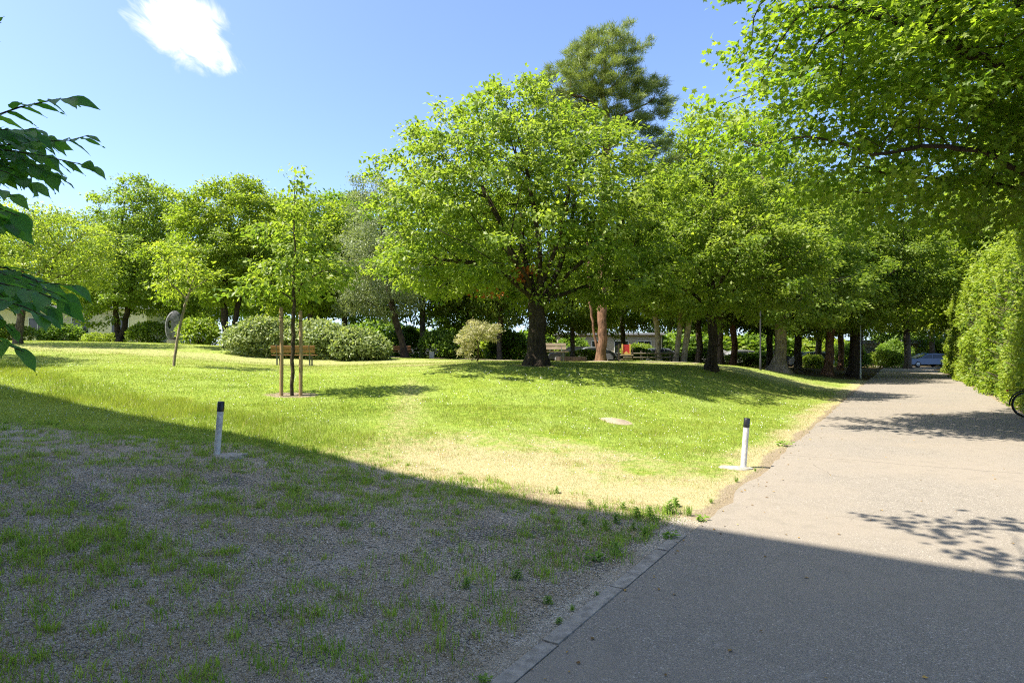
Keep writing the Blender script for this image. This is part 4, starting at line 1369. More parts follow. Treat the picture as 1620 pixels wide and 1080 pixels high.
# ------------------------------------------------------------------ near branches at the left edge
def near_branches():
    """a tree beside the camera; its drooping sprays enter at the left"""
    def pt(px, py, d):
        return Vector(((px - HX) / F * d, d, CAM_H - (py - HY) / F * d))
    rng = np.random.default_rng(171)
    base = Vector((-3.6, 2.5, gz(-3.6, 2.5) - .05))
    e = empty('broadleaf_tree', base, 0, 'tree at the left edge whose close dark green drooping sprays enter the picture', 'tree')
    mb = MB()
    trunk = [base + Vector(q) for q in ((0, 0, 0), (.05, .02, .8), (.0, 0, 1.6), (-.05, .05, 2.4), (-.02, .05, 3.2), (.05, 0, 4.2))]
    mb.tube(trunk, [.10, .085, .08, .065, .05, .03], 12)
    twigs = []     # polyline, leaf length

    def twig(pts, L, r=.006, every=.05):
        twigs.append((pts, L, every))
        n = len(pts)
        mb.tube(pts, [r * (1 - .7 * i / (n - 1)) for i in range(n)], 5, False)
    def limb(a, b, sag, r0, r1):
        a, b = Vector(a), Vector(b)
        pts = []
        for i in range(11):
            u = i / 10
            p = a.lerp(b, u) + Vector((0, 0, sag * 4 * u * (1 - u)))
            if 0 < i < 10:
                p += Vector(rng.normal(0, .012, 3))
            pts.append(p)
        mb.tube(pts, [r0 + (r1 - r0) * (i / 10) ** .7 for i in range(11)], 7, False)
        for i in (3, 5, 6, 8, 9):                  # leafy side shoots along the limb
            for k in range(2):
                o = pts[i]
                e2 = o + Vector((rng.uniform(.02, .16), rng.uniform(-.3, .3), rng.uniform(-.2, .12)))
                if e2.x / e2.y * F + HX < -70:
                    twig([o, o.lerp(e2, .5) + Vector((0, 0, .03)), e2], .08, .004, .04)
    root1 = trunk[4]; root2 = trunk[2]; root3 = trunk[1]
    j1 = pt(-110, 250, 2.5)
    limb(root1, j1, .14, .022, .006)
    twig([pt(-110, 235, 2.5), pt(-40, 195, 2.48), pt(30, 170, 2.46), pt(85, 158, 2.45), pt(122, 155, 2.44)], .088, .005, .040)
    twig([pt(-100, 250, 2.52), pt(-20, 232, 2.5), pt(50, 225, 2.48), pt(110, 222, 2.46), pt(140, 214, 2.45)], .075, .004, .036)
    twig([pt(-100, 255, 2.45), pt(-10, 235, 2.42), pt(60, 245, 2.42), pt(110, 256, 2.42), pt(148, 264, 2.42)], .075, .004, .036)
    twig([pt(-110, 250, 2.4), pt(-30, 245, 2.4), pt(20, 245, 2.4), pt(65, 268, 2.4), pt(95, 282, 2.4)], .085, .004, .032)
    twig([pt(-110, 270, 2.35), pt(-40, 262, 2.35), pt(10, 272, 2.34), pt(50, 292, 2.33)], .095, .004, .034)
    twig([pt(-110, 270, 2.3), pt(-50, 210, 2.32), pt(10, 205, 2.33), pt(60, 212, 2.36)], .085, .004, .034)
    twig([pt(-110, 250, 2.6), pt(-50, 215, 2.6), pt(10, 222, 2.6), pt(70, 244, 2.6)], .08, .004, .036)
    twig([pt(-110, 190, 2.5), pt(-60, 95, 2.5), pt(-15, 42, 2.5), pt(2, 36, 2.5)], .085, .004, .07)
    j2 = pt(-130, 360, 2.0)
    limb(root1, j2, .22, .02, .005)
    twig([j2, pt(-60, 330, 1.95), pt(0, 330, 1.92), pt(30, 342, 1.9)], .09, .004, .05)
    twig([pt(-130, 340, 2.2), pt(-60, 305, 2.2), pt(0, 300, 2.2), pt(25, 312, 2.2)], .08, .004, .05)
    j3 = pt(-150, 470, 1.9)
    limb(root2, j3, .12, .02, .005)
    twig([j3, pt(-70, 440, 1.88), pt(0, 448, 1.86), pt(60, 462, 1.85), pt(105, 480, 1.84)], .085, .004, .040)
    twig([j3, pt(-70, 430, 1.95), pt(-10, 428, 1.95), pt(50, 450, 1.95), pt(98, 468, 1.95)], .08, .004, .038)
    twig([j3, pt(-80, 470, 1.8), pt(-20, 468, 1.78), pt(40, 486, 1.76), pt(70, 500, 1.76)], .09, .004, .042)
    twig([j3, pt(-80, 505, 1.8), pt(-30, 522, 1.8), pt(10, 545, 1.8), pt(38, 556, 1.8)], .085, .004, .045)
    twig([pt(-130, 440, 2.1), pt(-60, 415, 2.1), pt(10, 424, 2.1), pt(60, 446, 2.1), pt(120, 452, 2.1)], .09, .004, .05)
    for k in range(13):
        y0 = 205 + rng.random() * 85; x1 = rng.uniform(15, 105); d0 = rng.uniform(2.25, 2.75); sl = rng.uniform(-22, 30)
        twig([pt(-110, y0 + 5, d0), pt(-50, y0 - 6, d0), pt(x1 * .4 - 20, y0 - 4 + sl * .3, d0), pt(x1, y0 + sl, d0)], rng.uniform(.07, .09), .0035, .036)
    for k in range(4):
        y0 = 318 + rng.random() * 40; d0 = rng.uniform(1.9, 2.2)
        twig([pt(-130, y0, d0), pt(-60, y0 - 10, d0), pt(-20, y0 - 4, d0), pt(rng.uniform(10, 38), y0 + 16, d0)], .085, .0035, .04)
    for k in range(6):
        y0 = 430 + rng.random() * 70; x1 = rng.uniform(5, 85); d0 = rng.uniform(1.8, 2.15); sl = rng.uniform(5, 28)
        twig([pt(-140, y0 + 5, d0), pt(-70, y0 - 8, d0), pt(x1 * .4 - 20, y0 - 4, d0), pt(x1, y0 + sl, d0)], rng.uniform(.065, .085), .0035, .038)
    me = bpy.data.meshes.new('trunk'); me.from_pydata([tuple(Vector(v) - base) for v in mb.v], [], mb.f); me.materials.append(M['bark_young'])
    link('trunk', me, e)
    # leaves: curved blades with a drawn-out tip, alternately left and right of the twig
    us = np.array([0, .08, .2, .36, .54, .7, .82, .91, 1.0])
    ws = np.array([.015, .11, .21, .255, .225, .15, .075, .03, .0])
    V = []; Fc = []; VA = []
    k = len(us)

    def leaf(p, ax, nn, L, val):
        ax = nrm(ax); nn = nrm(nn - ax * ax.dot(nn)); bb = np.cross(nn, ax)
        curl = rng.uniform(.08, .3); fold = rng.uniform(.12, .38); wob = rng.normal(0, .02, k)
        o = len(V)
        for i in range(k):
            c = p + ax * L * us[i] - nn * L * curl * us[i] ** 2 + bb * L * .04 * math.sin(us[i] * 4)
            for sd in (-1, 0, 1):
                V.append(c + bb * sd * ws[i] * L + nn * abs(sd) * ws[i] * L * fold + nn * sd * wob[i] * L)
                VA.append(val)
        for i in range(k - 1):
            a = o + i * 3
            Fc.append((a, a + 1, a + 4, a + 3)); Fc.append((a + 1, a + 2, a + 5, a + 4))
    for pts, L, every in twigs:
        pts = [np.array(p) for p in pts]
        seg = [np.linalg.norm(b - a) for a, b in zip(pts[:-1], pts[1:])]
        tot = sum(seg); dist = .04; sd = 1
        while dist <= tot + 1e-6:
            d = dist
            for i, sg in enumerate(seg):
                if d <= sg or i == len(seg) - 1:
                    break
                d -= sg
            T = (pts[i + 1] - pts[i]) / seg[i]
            p = pts[i] + T * min(d, sg)
            side = np.cross(T, np.array([0, 0, 1.])); side = nrm(side)
            last = dist + every > tot
            ax = T * (1.0 if last else .75) + side * sd * (0.05 if last else .75) + np.array([0, 0, -.32]) + rng.normal(0, .16, 3)
            nn = np.array([0, -.35, 1.0]) + rng.normal(0, .38, 3)
            leaf(p, ax, nn, L * rng.uniform(.8, 1.25), np.clip(rng.normal(.5, .28), 0, 1))
            sd = -sd; dist += every * rng.uniform(.5, .85)
    me = np_mesh('crown', np.array(V) - np.array(base)[None], np.array(Fc), M['leaf_near'], {'v': np.array(VA)}, True)
    link('crown', me, e)


near_branches()


# ------------------------------------------------------------------ street furniture
def bollards():
    specs = [(343, 8.4, 2.5, 'white bollard with black top standing in the shade on the left', (.16, -.02)),
             (1176, 9.1, 2.0, 'white bollard with black top standing in the sun beside the road', (-.14, -.03))]
    for px, d, lean, la, off in specs:
        p = at(px, d)
        p.z = float(surf(p.x, p.y)[0]) + .004
        e = empty('bollard', p, 0, la, 'bollard', 'white bollards')
        h = .72
        rx = math.tan(math.radians(lean + 2.2))
        q = lambda z: (rx * z, .0, z)
        r = .041
        MB().tube([q(-.05), q(.2), q(.4), q(h - .135)], r, 24).build('post', M['post_white'], e, True)
        b = MB(); b.tube([q(h - .134), q(h - .012), q(h - .003), q(h)], [r + .0035, r + .0035, r - .004, r - .014], 24)
        b.build('cap', M['post_black'], e, True)
        b = MB()
        rng = random.Random(px)
        n = 22
        vs = [(off[0], off[1], .014)]
        for i in range(n):
            a = 2 * math.pi * i / n
            R = rng.uniform(.62, 1.3)
            vs.append((off[0] + .21 * R * math.cos(a), off[1] + .17 * R * math.sin(a), .010))
        for i in range(n):
            a = 2 * math.pi * i / n
            R = rng.uniform(1.0, 1.1)
            vs.append((off[0] + .25 * R * math.cos(a), off[1] + .21 * R * math.sin(a), -.05))
        fs = [(0, 1 + i, 1 + (i + 1) % n) for i in range(n)] + [(1 + i, 1 + n + i, 1 + n + (i + 1) % n, 1 + (i + 1) % n) for i in range(n)]
        b.add(vs, fs).build('footing', M['footing'], e)


bollards()


def bench(name, p, rz, wood, label, L=1.75, sc=1.0):
    e = empty(name, p, rz, label, 'bench')
    e.scale = (sc,) * 3
    for k in range(3):
        MB().box((0, -.10 - .0 + k * .15, .445), (L, .125, .04)).build('seat_slat', M[wood], e, bevel=.008)
    rot = Matrix.Rotation(math.radians(-14), 3, 'X')
    for k in range(2):
        c = Vector((0, .31 + .035 * k * 1.0, .60 + .155 * k))
        MB().box(c, (L, .035, .135), rot).build('back_slat', M[wood], e, bevel=.008)
    for s in (-1, 1):
        x = s * (L / 2 - .22)
        b = MB()
        b.box((x, -.10, .21), (.05, .05, .42)); b.box((x, .25, .21), (.05, .05, .42))
        b.box((x, .07, .405), (.05, .42, .03))
        b.tube([(x, .26, .42), (x, .31, .6), (x, .375, .84)], .022, 8)
        b.build('leg_frame', M['steel_grey'], e, bevel=.004)
    return e


def furniture():
    p = at(467, 25.2); p.z = float(surf(p.x, p.y)[0]) - .02
    bench('park_bench', p, math.pi + .06, 'bench_wood', 'orange brown slatted park bench in front of the pale shrubs', 1.72)
    p = at(872, 27.5); p.z = float(surf(p.x, p.y)[0]) - .02
    bench('park_bench', p, .15, 'bench_pale', 'weathered pale wooden bench behind the trunk of the big lawn tree', 1.5)
    p = at(630, 40); p.z = float(surf(p.x, p.y)[0]) - .02
    bench('park_bench', p, math.pi, 'bench_wood', 'distant brown bench beside the leaning dark trunk', 1.7)
    # bin
    p = at(683, 33.5); p.z = float(surf(p.x, p.y)[0]) - .02
    e = empty('litter_bin', p, .2, 'small pale concrete bin at the lawn edge left of the dwarf willow', 'bin')
    MB().box((0, 0, .19), (.24, .24, .38)).build('body', M['concrete_block'], e, bevel=.015)
    b = MB()
    for s in (-1, 1):
        b.box((s * .105, 0, .40), (.03, .24, .035)); b.box((0, s * .105, .40), (.18, .03, .035))
    b.build('rim', M['steel_pale'], e)
    # sandpit
    p = at(903, 30.5); p.z = float(surf(p.x, p.y)[0]) - .02
    e = empty('sandpit', p, .1, 'low dark timber sandpit edging left of the pine trunks', 'sandpit')
    for c, s in (((0, -.55, .13), (1.25, .12, .26)), ((0, .55, .13), (1.25, .12, .26)), ((-.565, 0, .13), (.12, .97, .26)), ((.565, 0, .13), (.12, .97, .26))):
        MB().box(c, s).build('board', M['bark_dark'], e, bevel=.015)
    MB().box((0, 0, .05), (1.0, .96, .1)).build('sand', M['path'], e)
    # red board in its frame
    p = at(992, 31.5); p.z = float(surf(p.x, p.y)[0]) - .02
    e = empty('play_board', p, .05, 'small red and yellow play board in a wooden frame right of the pine trunks', 'play board')
    for x in (-.42, .28):
        MB().box((x, 0, .45), (.07, .07, .9) if x < 0 else (.06, .06, .55)).build('post', M['bark_dark'], e, bevel=.008)
    MB().box((-.02, 0, .36), (.62, .30, .06)).build('seat_plank', M['bench_pale'], e, bevel=.01)
    MB().box((-.02, 0, .14), (.62, .05, .05)).build('rail', M['bench_pale'], e, bevel=.01)
    MB().box((-.02, .10, .66), (.34, .04, .46)).build('panel', M['red_board'], e, bevel=.01)
    b = MB()
    b.prism([(-.24, .40), (-.19, .40), (-.185, .92), (-.235, .92)], .055, .145)
    b.prism([(.15, .40), (.20, .40), (.195, .92), (.145, .92)], .055, .145)
    b.prism([(-.19, .40), (.15, .40), (-.02, .56)], .058, .075)
    b.build('trim', M['yellow_paint'], e)
    # rail fence right of it
    p = at(1026, 34); p.z = float(surf(p.x, p.y)[0]) - .02
    e = empty('rail_fence', p, .03, 'low brown timber rail fence between the play board and the pale trunks', 'fence')
    for k in range(4):
        MB().box((-1.2 + k * .8, 0, .28), (.09, .09, .56)).build('post', M['bark_grey'], e, bevel=.01)
    for z in (.2, .42):
        MB().tube([(-1.4, -.07, z), (1.4, -.07, z + .01)], .045, 8).build('rail', M['bark_grey'], e, True)
    # lamp posts
    for px, d, h, mat, la in ((1203, 31, 4.0, 'steel_dark', 'thin dark lamp post on the lawn left of the pale flaring trunk'), (1361.5, 38, 4.2, 'steel_pale', 'thin pale lamp post beside the dark double trunk')):
        p = at(px, d); p.z = float(surf(p.x, p.y)[0]) - .03
        e = empty('lamp_post', p, 0, la, 'lamp post', 'lamp posts in the park')
        MB().tube([(0, 0, 0), (0, 0, .6), (0, 0, .62), (0, 0, h)], [.055, .055, .04, .034], 12).build('pole', M[mat], e, True)
        MB().tube([(0, 0, h), (0, 0, h + .06), (0, 0, h + .34), (0, 0, h + .36)], [.06, .1, .16, .15], 16).build('lamp_shade', M['frame_white'], e, True)
        MB().tube([(0, 0, h + .36), (0, 0, h + .40), (0, 0, h + .46)], [.25, .22, .04], 16).build('lid', M[mat], e, True)
    # sculpture with its hole
    p = at(274, 38.5); p.z = float(surf(p.x, p.y)[0]) - .03
    e = empty('sculpture', p, .25, 'grey abstract standing sculpture with an oval hole at the left lawn crest', 'sculpture')
    outer = []; inner = []
    n = 36
    for i in range(n):
        a = 2 * math.pi * i / n
        outer.append((.44 * math.cos(a) * (1 + .12 * math.sin(a)) + .10 * math.sin(a), 1.13 + .93 * math.sin(a)))
        inner.append((-.16 + .10 * math.cos(a), 1.22 + .27 * math.sin(a)))
    vs = []; fs = []
    for y, k in ((-.10, .88), (-.17, .80), (.10, .88), (.17, .80)):
        pass
    rings = []
    for y, ko, src in ((-.16, .86, outer), (-.06, 1.0, outer), (.06, 1.0, outer), (.16, .86, outer), (.16, 1.0, inner), (-.16, 1.0, inner)):
        o = len(vs)
        for x, z in src:
            vs.append((x * ko if src is outer else x, y, 1.13 + (z - 1.13) * ko if src is outer else z))
        rings.append(o)
    for r in range(6):
        a, b = rings[r], rings[(r + 1) % 6]
        for i in range(n):
            k = (i + 1) % n
            fs.append((a + i, a + k, b + k, b + i))
    MB().add(vs, fs).build('stone', M['sculpture'], e, True)
    MB().box((0, 0, .13), (.62, .5, .28)).build('plinth', M['footing'], e, bevel=.015)
    # flush cover in the lawn
    p = at(975, 13.0); p.z = float(surf(p.x, p.y)[0]) + .006
    e = empty('manhole_cover', p - Vector((0, 0, .004)), 0, 'flat round pale concrete cover lying in the lawn', 'manhole cover')
    gx = (float(surf(p.x + .3, p.y)[0]) - float(surf(p.x - .3, p.y)[0])) / .6
    gy = (float(surf(p.x, p.y + .3)[0]) - float(surf(p.x, p.y - .3)[0])) / .6
    e.rotation_euler = Vector((-gx, -gy, 1)).to_track_quat('Z', 'Y').to_euler()
    MB().tube([(0, 0, -.05), (0, 0, .003), (0, 0, .006)], [.33, .33, .31], 36).build('rim', M['path'], e, True)
    MB().tube([(0, 0, .006), (0, 0, .010)], [.27, .265], 32).build('lid', M['path'], e, True)


furniture()


def bicycle():
    p = st(2.55, 20.2)
    p = Vector((13.06, 15.86, .004))
    ang = math.atan2(-.40, .92)          # front wheel towards the camera side
    e = empty('bicycle', p, ang, 'bicycle parked against the hedge at the right edge with a red rear light', 'bicycle')
    R = .335
    for x, nm in ((0, 0), (1.06, 1)):
        w = MB(); w.ring((x, 0, R), R - .02, .02, (0, 1, 0), 40, 8)
        wo = w.build('wheel', M['black_rubber'], e, True)
        r = MB(); r.ring((x, 0, R), R - .048, .010, (0, 1, 0), 40, 6)
        for k in range(18):
            a = 2 * math.pi * k / 18
            r.tube([(x, .02 * (-1) ** k, R), (x + (R - .05) * math.cos(a), 0, R + (R - .05) * math.sin(a))], .0016, 4, False)
        r.tube([(x, -.05, R), (x, .05, R)], .02, 10)
        ro = r.build('rim', M['steel_pale'], wo, True)
    b = MB()
    bb = (.44, 0, .29); seat = (.30, 0, .80); head = (.86, 0, .86); hl = (.90, 0, .70)
    for a, c, rr in ((bb, seat, .016), (bb, hl, .019), (seat, head, .016), ((0, .05, R), bb, .010), ((0, -.05, R), bb, .010), ((0, .05, R), (.31, 0, .76), .008), ((0, -.05, R), (.31, 0, .76), .008),
                     (head, hl, .020), (hl, (.97, .05, .5), .012), ((.97, .05, .5), (1.06, .05, R), .01), (hl, (.97, -.05, .5), .012), ((.97, -.05, .5), (1.06, -.05, R), .01), (seat, (.275, 0, .92), .012), (head, (.84, 0, 1.0), .012)):
        b.tube([a, c], rr, 8)
    b.build('frame', M['steel_dark'], e, True)
    for x in (0, 1.06):
        g = MB(); pts = []
        for k in range(13):
            a = math.radians(-10 + k * 15) if x == 0 else math.radians(40 + k * 10)
            pts.append((x - (R + .03) * math.cos(math.pi - a) * (-1), 0, R + (R + .03) * math.sin(a)))
        pts = [(x - (R + .03) * math.cos(math.radians(-5 + k * 12)), 0, R + (R + .03) * math.sin(math.radians(-5 + k * 12))) for k in range(13)]
        g.tube(pts, .02, 6)
        g.build('mudguard', M['steel_dark'], e, True)
    MB().box((.25, 0, .95), (.26, .15, .06)).build('saddle', M['post_black'], e, True, .025, 3)
    MB().tube([(.70, -.30, 1.02), (.82, -.2, 1.04), (.86, 0, 1.0), (.82, .2, 1.04), (.70, .30, 1.02)], .012, 8).build('handlebar', M['steel_pale'], e, True)
    MB().tube([(-.40, .0, .70), (-.04, .0, .73), (.28, 0, .73)], .012, 6).build('rear_rack', M['steel_dark'], e, True)
    MB().box((-.41, 0, .68), (.04, .10, .055)).build('rear_light', M['red_plastic'], e, True, .012, 2)
    c = MB(); c.ring((.44, -.05, .29), .085, .006, (0, 1, 0), 24, 5)
    c.tube([(.44, -.06, .29), (.56, -.07, .20)], .01, 6); c.tube([(.44, .06, .29), (.32, .07, .38)], .01, 6)
    c.box((.56, -.11, .20), (.09, .08, .02)); c.box((.32, .11, .38), (.09, .08, .02))
    c.build('crank', M['steel_pale'], e, True)


bicycle()


# ------------------------------------------------------------------ parked vehicles
def car(p, rz, col, label, kind='hatch', L=4.3):
    e = empty('parked_car', p, rz, label, 'car', 'cars parked behind the trees' if kind != 'blue' else None)
    col = tuple(c * .62 for c in col)
    paint = plain_mat('car_paint', col, .3, .5, .2, .04, 2, 0, .8)
    W = 1.76
    h = 1.95 if kind == 'van' else 1.46
    if kind == 'van':
        roof = [(-2.05, .95), (-2.0, 1.85), (-1.85, h), (1.0, h), (1.25, 1.85), (1.75, 1.15)]
    else:
        roof = [(-2.02, .88), (-1.62, 1.28), (-1.25, h - .04), (-.5, h), (.25, h - .05), (1.15, .92)]
    low = [(2.08, .78), (2.15, .5), (2.12, .28), (-2.12, .28), (-2.16, .5), (-2.1, .78)]
    prof = roof + [(1.9, .86)] + low
    n = len(prof)
    vs = []; fs = []
    for y, k in ((-1, .0), (-.93, 1), (.93, 1), (1, .0)):
        for x, z in prof:
            # greenhouse leans inwards
            inn = .30 * max(0, (z - .9) / .6) * (W / 2) * .5
            yy = (W / 2 - inn) * (1 if y > 0 else -1) * (1 if abs(y) == 1 else .93)
            sc = .975 if abs(y) == 1 else 1.0
            vs.append((x * sc, yy, .28 + (z - .28) * (1 if abs(y) < 1 else .985)))
    for r in range(3):
        for i in range(n):
            k = (i + 1) % n
            fs.append((r * n + i, r * n + k, (r + 1) * n + k, (r + 1) * n + i))
    fs.append(tuple(range(n))); fs.append(tuple(reversed(range(3 * n, 4 * n))))
    MB().add(vs, fs).build('body', paint, e, True, .03, 2)
    for s in (-1, 1):
        yb = W / 2 * .985
        yt = W / 2 - .30 * ((h - .12 - .9) / .6) * (W / 2) * .5
        for pts in ([(-1.5, .95), (-1.2, h - .16), (-.25, h - .12), (-.25, .93)], [(-.15, .93), (-.15, h - .12), (.22, h - .16), (.95, .93)]):
            q = []
            for off in (.0, .012):
                for x, z in pts:
                    inn = .30 * max(0, (z - .9) / .6) * (W / 2) * .5
                    q.append((x, s * (W / 2 - inn + .004 + off), z))
            MB().add(q, [(0, 1, 2, 3), (7, 6, 5, 4), (0, 4, 5, 1), (1, 5, 6, 2), (2, 6, 7, 3), (3, 7, 4, 0)]).build('side_window', M['glass'], e)
        MB().box((2.08, s * .62, .68), (.14, .34, .13)).build('headlight', M['steel_pale'], e, True, .03)
        MB().box((-2.08, s * .70, .80), (.12, .22, .16)).build('tail_light', M['red_plastic'], e, True, .03)
        for x in (-1.32, 1.33):
            w = MB(); w.tube([(x, s * .70, .31), (x, s * .72, .31), (x, s * .87, .31), (x, s * .885, .31)], [.29, .31, .31, .28], 24)
            wo = w.build('wheel', M['black_rubber'], e, True)
            r = MB(); r.tube([(x, s * .886, .31), (x, s * .897, .31)], [.20, .17], 18)
            r.build('rim', M['steel_pale'], wo, True)
    x0, z0, x1, z1 = (1.25, 1.85, 1.72, 1.19) if kind == 'van' else (.30, h - .07, 1.10, .95)
    for nm, (a, b, c, d) in (('windscreen', (x0 + .03, z0 - .03, x1, z1)), ('rear_window', (-1.28, h - .09, -1.6, 1.27))):
        if kind == 'van' and nm == 'rear_window':
            continue
        o = .02 if nm == 'windscreen' else -.02
        q = [(a + o, -.6, b), (a + o, .6, b), (c + o, .68, d), (c + o, -.68, d)]
        q2 = [(x - o * .5, y, z - .006) for x, y, z in q]
        MB().add(q + q2, [(0, 1, 2, 3), (7, 6, 5, 4), (0, 4, 5, 1), (1, 5, 6, 2), (2, 6, 7, 3), (3, 7, 4, 0)]).build(nm, M['glass'], e)
    return e


def vehicles():
    c = at(1464, 66); c.z = .013
    car(c, math.pi, (.008, .05, .17), 'bright blue car partly behind the hedge at the end of the road', 'blue')
    S = [(905, 58, (.03, .03, .035), 'hatch', 3.0, 'black car behind the sandpit'),
         (948, 57, (.35, .36, .38), 'hatch', .1, 'silver car behind the pine trunks'),
         (1050, 58, (.42, .46, .55), 'hatch', .05, 'pale blue grey car behind the pale trunks'),
         (1117, 58, (.62, .62, .62), 'hatch', 3.1, 'white car just left of the ivy flecked trunk'),
         (1181, 57, (.40, .41, .42), 'hatch', .05, 'silver grey car left of the dark lamp post'),
         (1222, 60, (.05, .05, .055), 'hatch', .1, 'dark car behind the pale flaring trunk'),
         (1278, 60, (.45, .46, .47), 'hatch', 3.1, 'silver car right of the pale flaring trunk'),
         (665, 62, (.30, .31, .33), 'hatch', .15, 'grey car glimpsed through the wood above the bin')]
    for px, d, col, k, rz, la in S:
        p = at(px, d)
        car(p, rz, col, la, k)


vehicles()


# ------------------------------------------------------------------ buildings
def windows_on(e, o, ux, xs, z0, z1, w, out, wallmat=None):
    for x in xs:
        c = o + ux * x
        ang = math.atan2(ux.y, ux.x)
        rot = Matrix.Rotation(ang, 3, 'Z')
        fr = MB()
        h = z1 - z0
        for q, s in (((-w / 2 - .03, 0, (z0 + z1) / 2), (.07, .08, h + .14)), ((w / 2 + .03, 0, (z0 + z1) / 2), (.07, .08, h + .14)),
                     ((0, 0, z1 + .035), (w - .01, .08, .07)), ((0, 0, z0 - .035), (w - .01, .11, .07)), ((0, 0, (z0 + z1) / 2), (.05, .07, h))):
            fr.box(c + rot @ Vector(q) + out * .03, s, rot)
        wo = fr.build('window', M['frame_white'], e)
        MB().box(c + rot @ Vector((0, 0, (z0 + z1) / 2)) + out * .012, (w - .01, .03, h), rot).build('pane', M['glass'], wo)


def buildings():
    # block behind the camera: throws the big shade over the foreground
    f0 = -2.55
    e = empty('apartment_block', Vector((*(NB * f0), 0)), math.atan2(EB[1], EB[0]), 'pale apartment block behind the viewpoint that shades the foreground', 'building')
    H = 18.0
    MB().box((-14, -6, H / 2 - .25), (34, 12, H + .3)).build('wall', M['wall_white'], e)
    MB().box((-14, -6, H + .02), (34.2, 12.2, .2)).build('roof', M['roof_grey'], e)
    for fl in range(6):
        for k in range(5):
            x = -28 + k * 6.8
            windows_on(e, Vector((x, 0, 0)), Vector((1, 0, 0)), [0], 1.0 + fl * 2.9, 2.4 + fl * 2.9, 1.5, Vector((0, 1, 0)))
    # long low building at the left
    p = at(60, 52)
    e = empty('low_building', p, .12, 'long low cream building behind the far left lawn crest', 'building')
    MB().box((0, 4, 1.35), (17, 8, 3.1)).build('wall', M['wall_cream'], e)
    MB().box((0, 4, 3.02), (17.8, 8.8, .24)).build('roof', M['roof_grey'], e)
    windows_on(e, Vector((0, 0, 0)), Vector((1, 0, 0)), [-6.5, -3.4, 0, 3.3, 6.4], .9, 2.1, 1.3, Vector((0, -1, 0)))
    # garages at the end of the road
    p = st(-13, 93); p.z = 0.0
    e = empty('garage_building', p, math.atan2(N2[1], N2[0]), 'low beige garage building with pale flat roof at the end of the road', 'building')
    MB().box((0, 3, 1.3), (30, 6, 2.7)).build('wall', M['wall_beige'], e)
    MB().box((0, 3, 2.85), (30.6, 6.6, .5)).build('roof', M['roof_grey'], e)
    for k in range(6):
        MB().box((-10.5 + k * 4.0, -.03, 1.08), (2.5, .06, 2.1)).build('door', M['steel_grey'], e)
    # pale building glimpsed through the trees
    p = at(965, 66)
    e = empty('pavilion', p, 0, 'pale greenish building glimpsed behind the pine trunks', 'building')
    MB().box((0, 3, 1.4), (11, 6, 3.0)).build('wall', M['wall_beige'], e)
    MB().box((0, 3, 3.0), (11.6, 6.6, .22)).build('roof', M['roof_grey'], e)
    windows_on(e, Vector((0, 0, 0)), Vector((1, 0, 0)), [-3.6, -1.2, 1.2, 3.6], 1.0, 2.2, 1.4, Vector((0, -1, 0)))


buildings()


# ------------------------------------------------------------------ grass, gravel, weeds, litter
def view_ok(x, y, lo=-230, hi=1690):
    px = HX + F * x / np.maximum(y, .1)
    return (px > lo) & (px < hi)


SLABS = [(at(343, 8.4).x + .16, 8.38, .21), (at(1176, 9.1).x - .14, 9.07, .20), (at(975, 13.0).x, 13.0, .37)]


def blades(name, x, y, z, h, w, v, mat, rng, lean=.45, curved=False):
    ok = np.ones(len(x), bool)
    for cx, cy, cr in SLABS:
        ok &= np.hypot(x - cx, y - cy) > cr * rng.uniform(.75, 1.1, len(x))
    x, y, z, h, v = x[ok], y[ok], z[ok], h[ok], v[ok]
    if hasattr(w, '__len__'):
        w = w[ok]
    n = len(x)
    a = rng.random(n) * 2 * math.pi
    sd = np.stack([np.cos(a), np.sin(a), 0 * a], 1)
    b = rng.random(n) * 2 * math.pi
    ln = np.stack([np.cos(b), np.sin(b), 0 * b], 1) * (np.abs(rng.normal(0, lean, n)) * h)[:, None]
    p = np.stack([x, y, z], 1)
    up = np.array([0, 0, 1.0])
    w = np.broadcast_to(w, (n,))
    if not curved:
        P = np.stack([p - sd * w[:, None] / 2, p + sd * w[:, None] / 2, p + ln + up * h[:, None]], 1)
        k = 3
        Fc = np.arange(n * 3).reshape(-1, 3)
    else:
        m = p + ln * .3 + up * (h * .6)[:, None]
        tip = p + ln * 1.1 + up * (h * .95)[:, None]
        hw = sd * w[:, None] / 2
        P = np.stack([p - hw, p + hw, m - hw * .8, m + hw * .8, tip], 1)
        k = 5
        T = np.array([(0, 1, 3), (0, 3, 2), (2, 3, 4)])
        Fc = (T[None] + (np.arange(n) * 5)[:, None, None]).reshape(-1, 3)
    return tag(link(name, np_mesh(name, P.reshape(-1, 3), Fc, mat, {'v': np.repeat(v, k)})), kind='stuff')


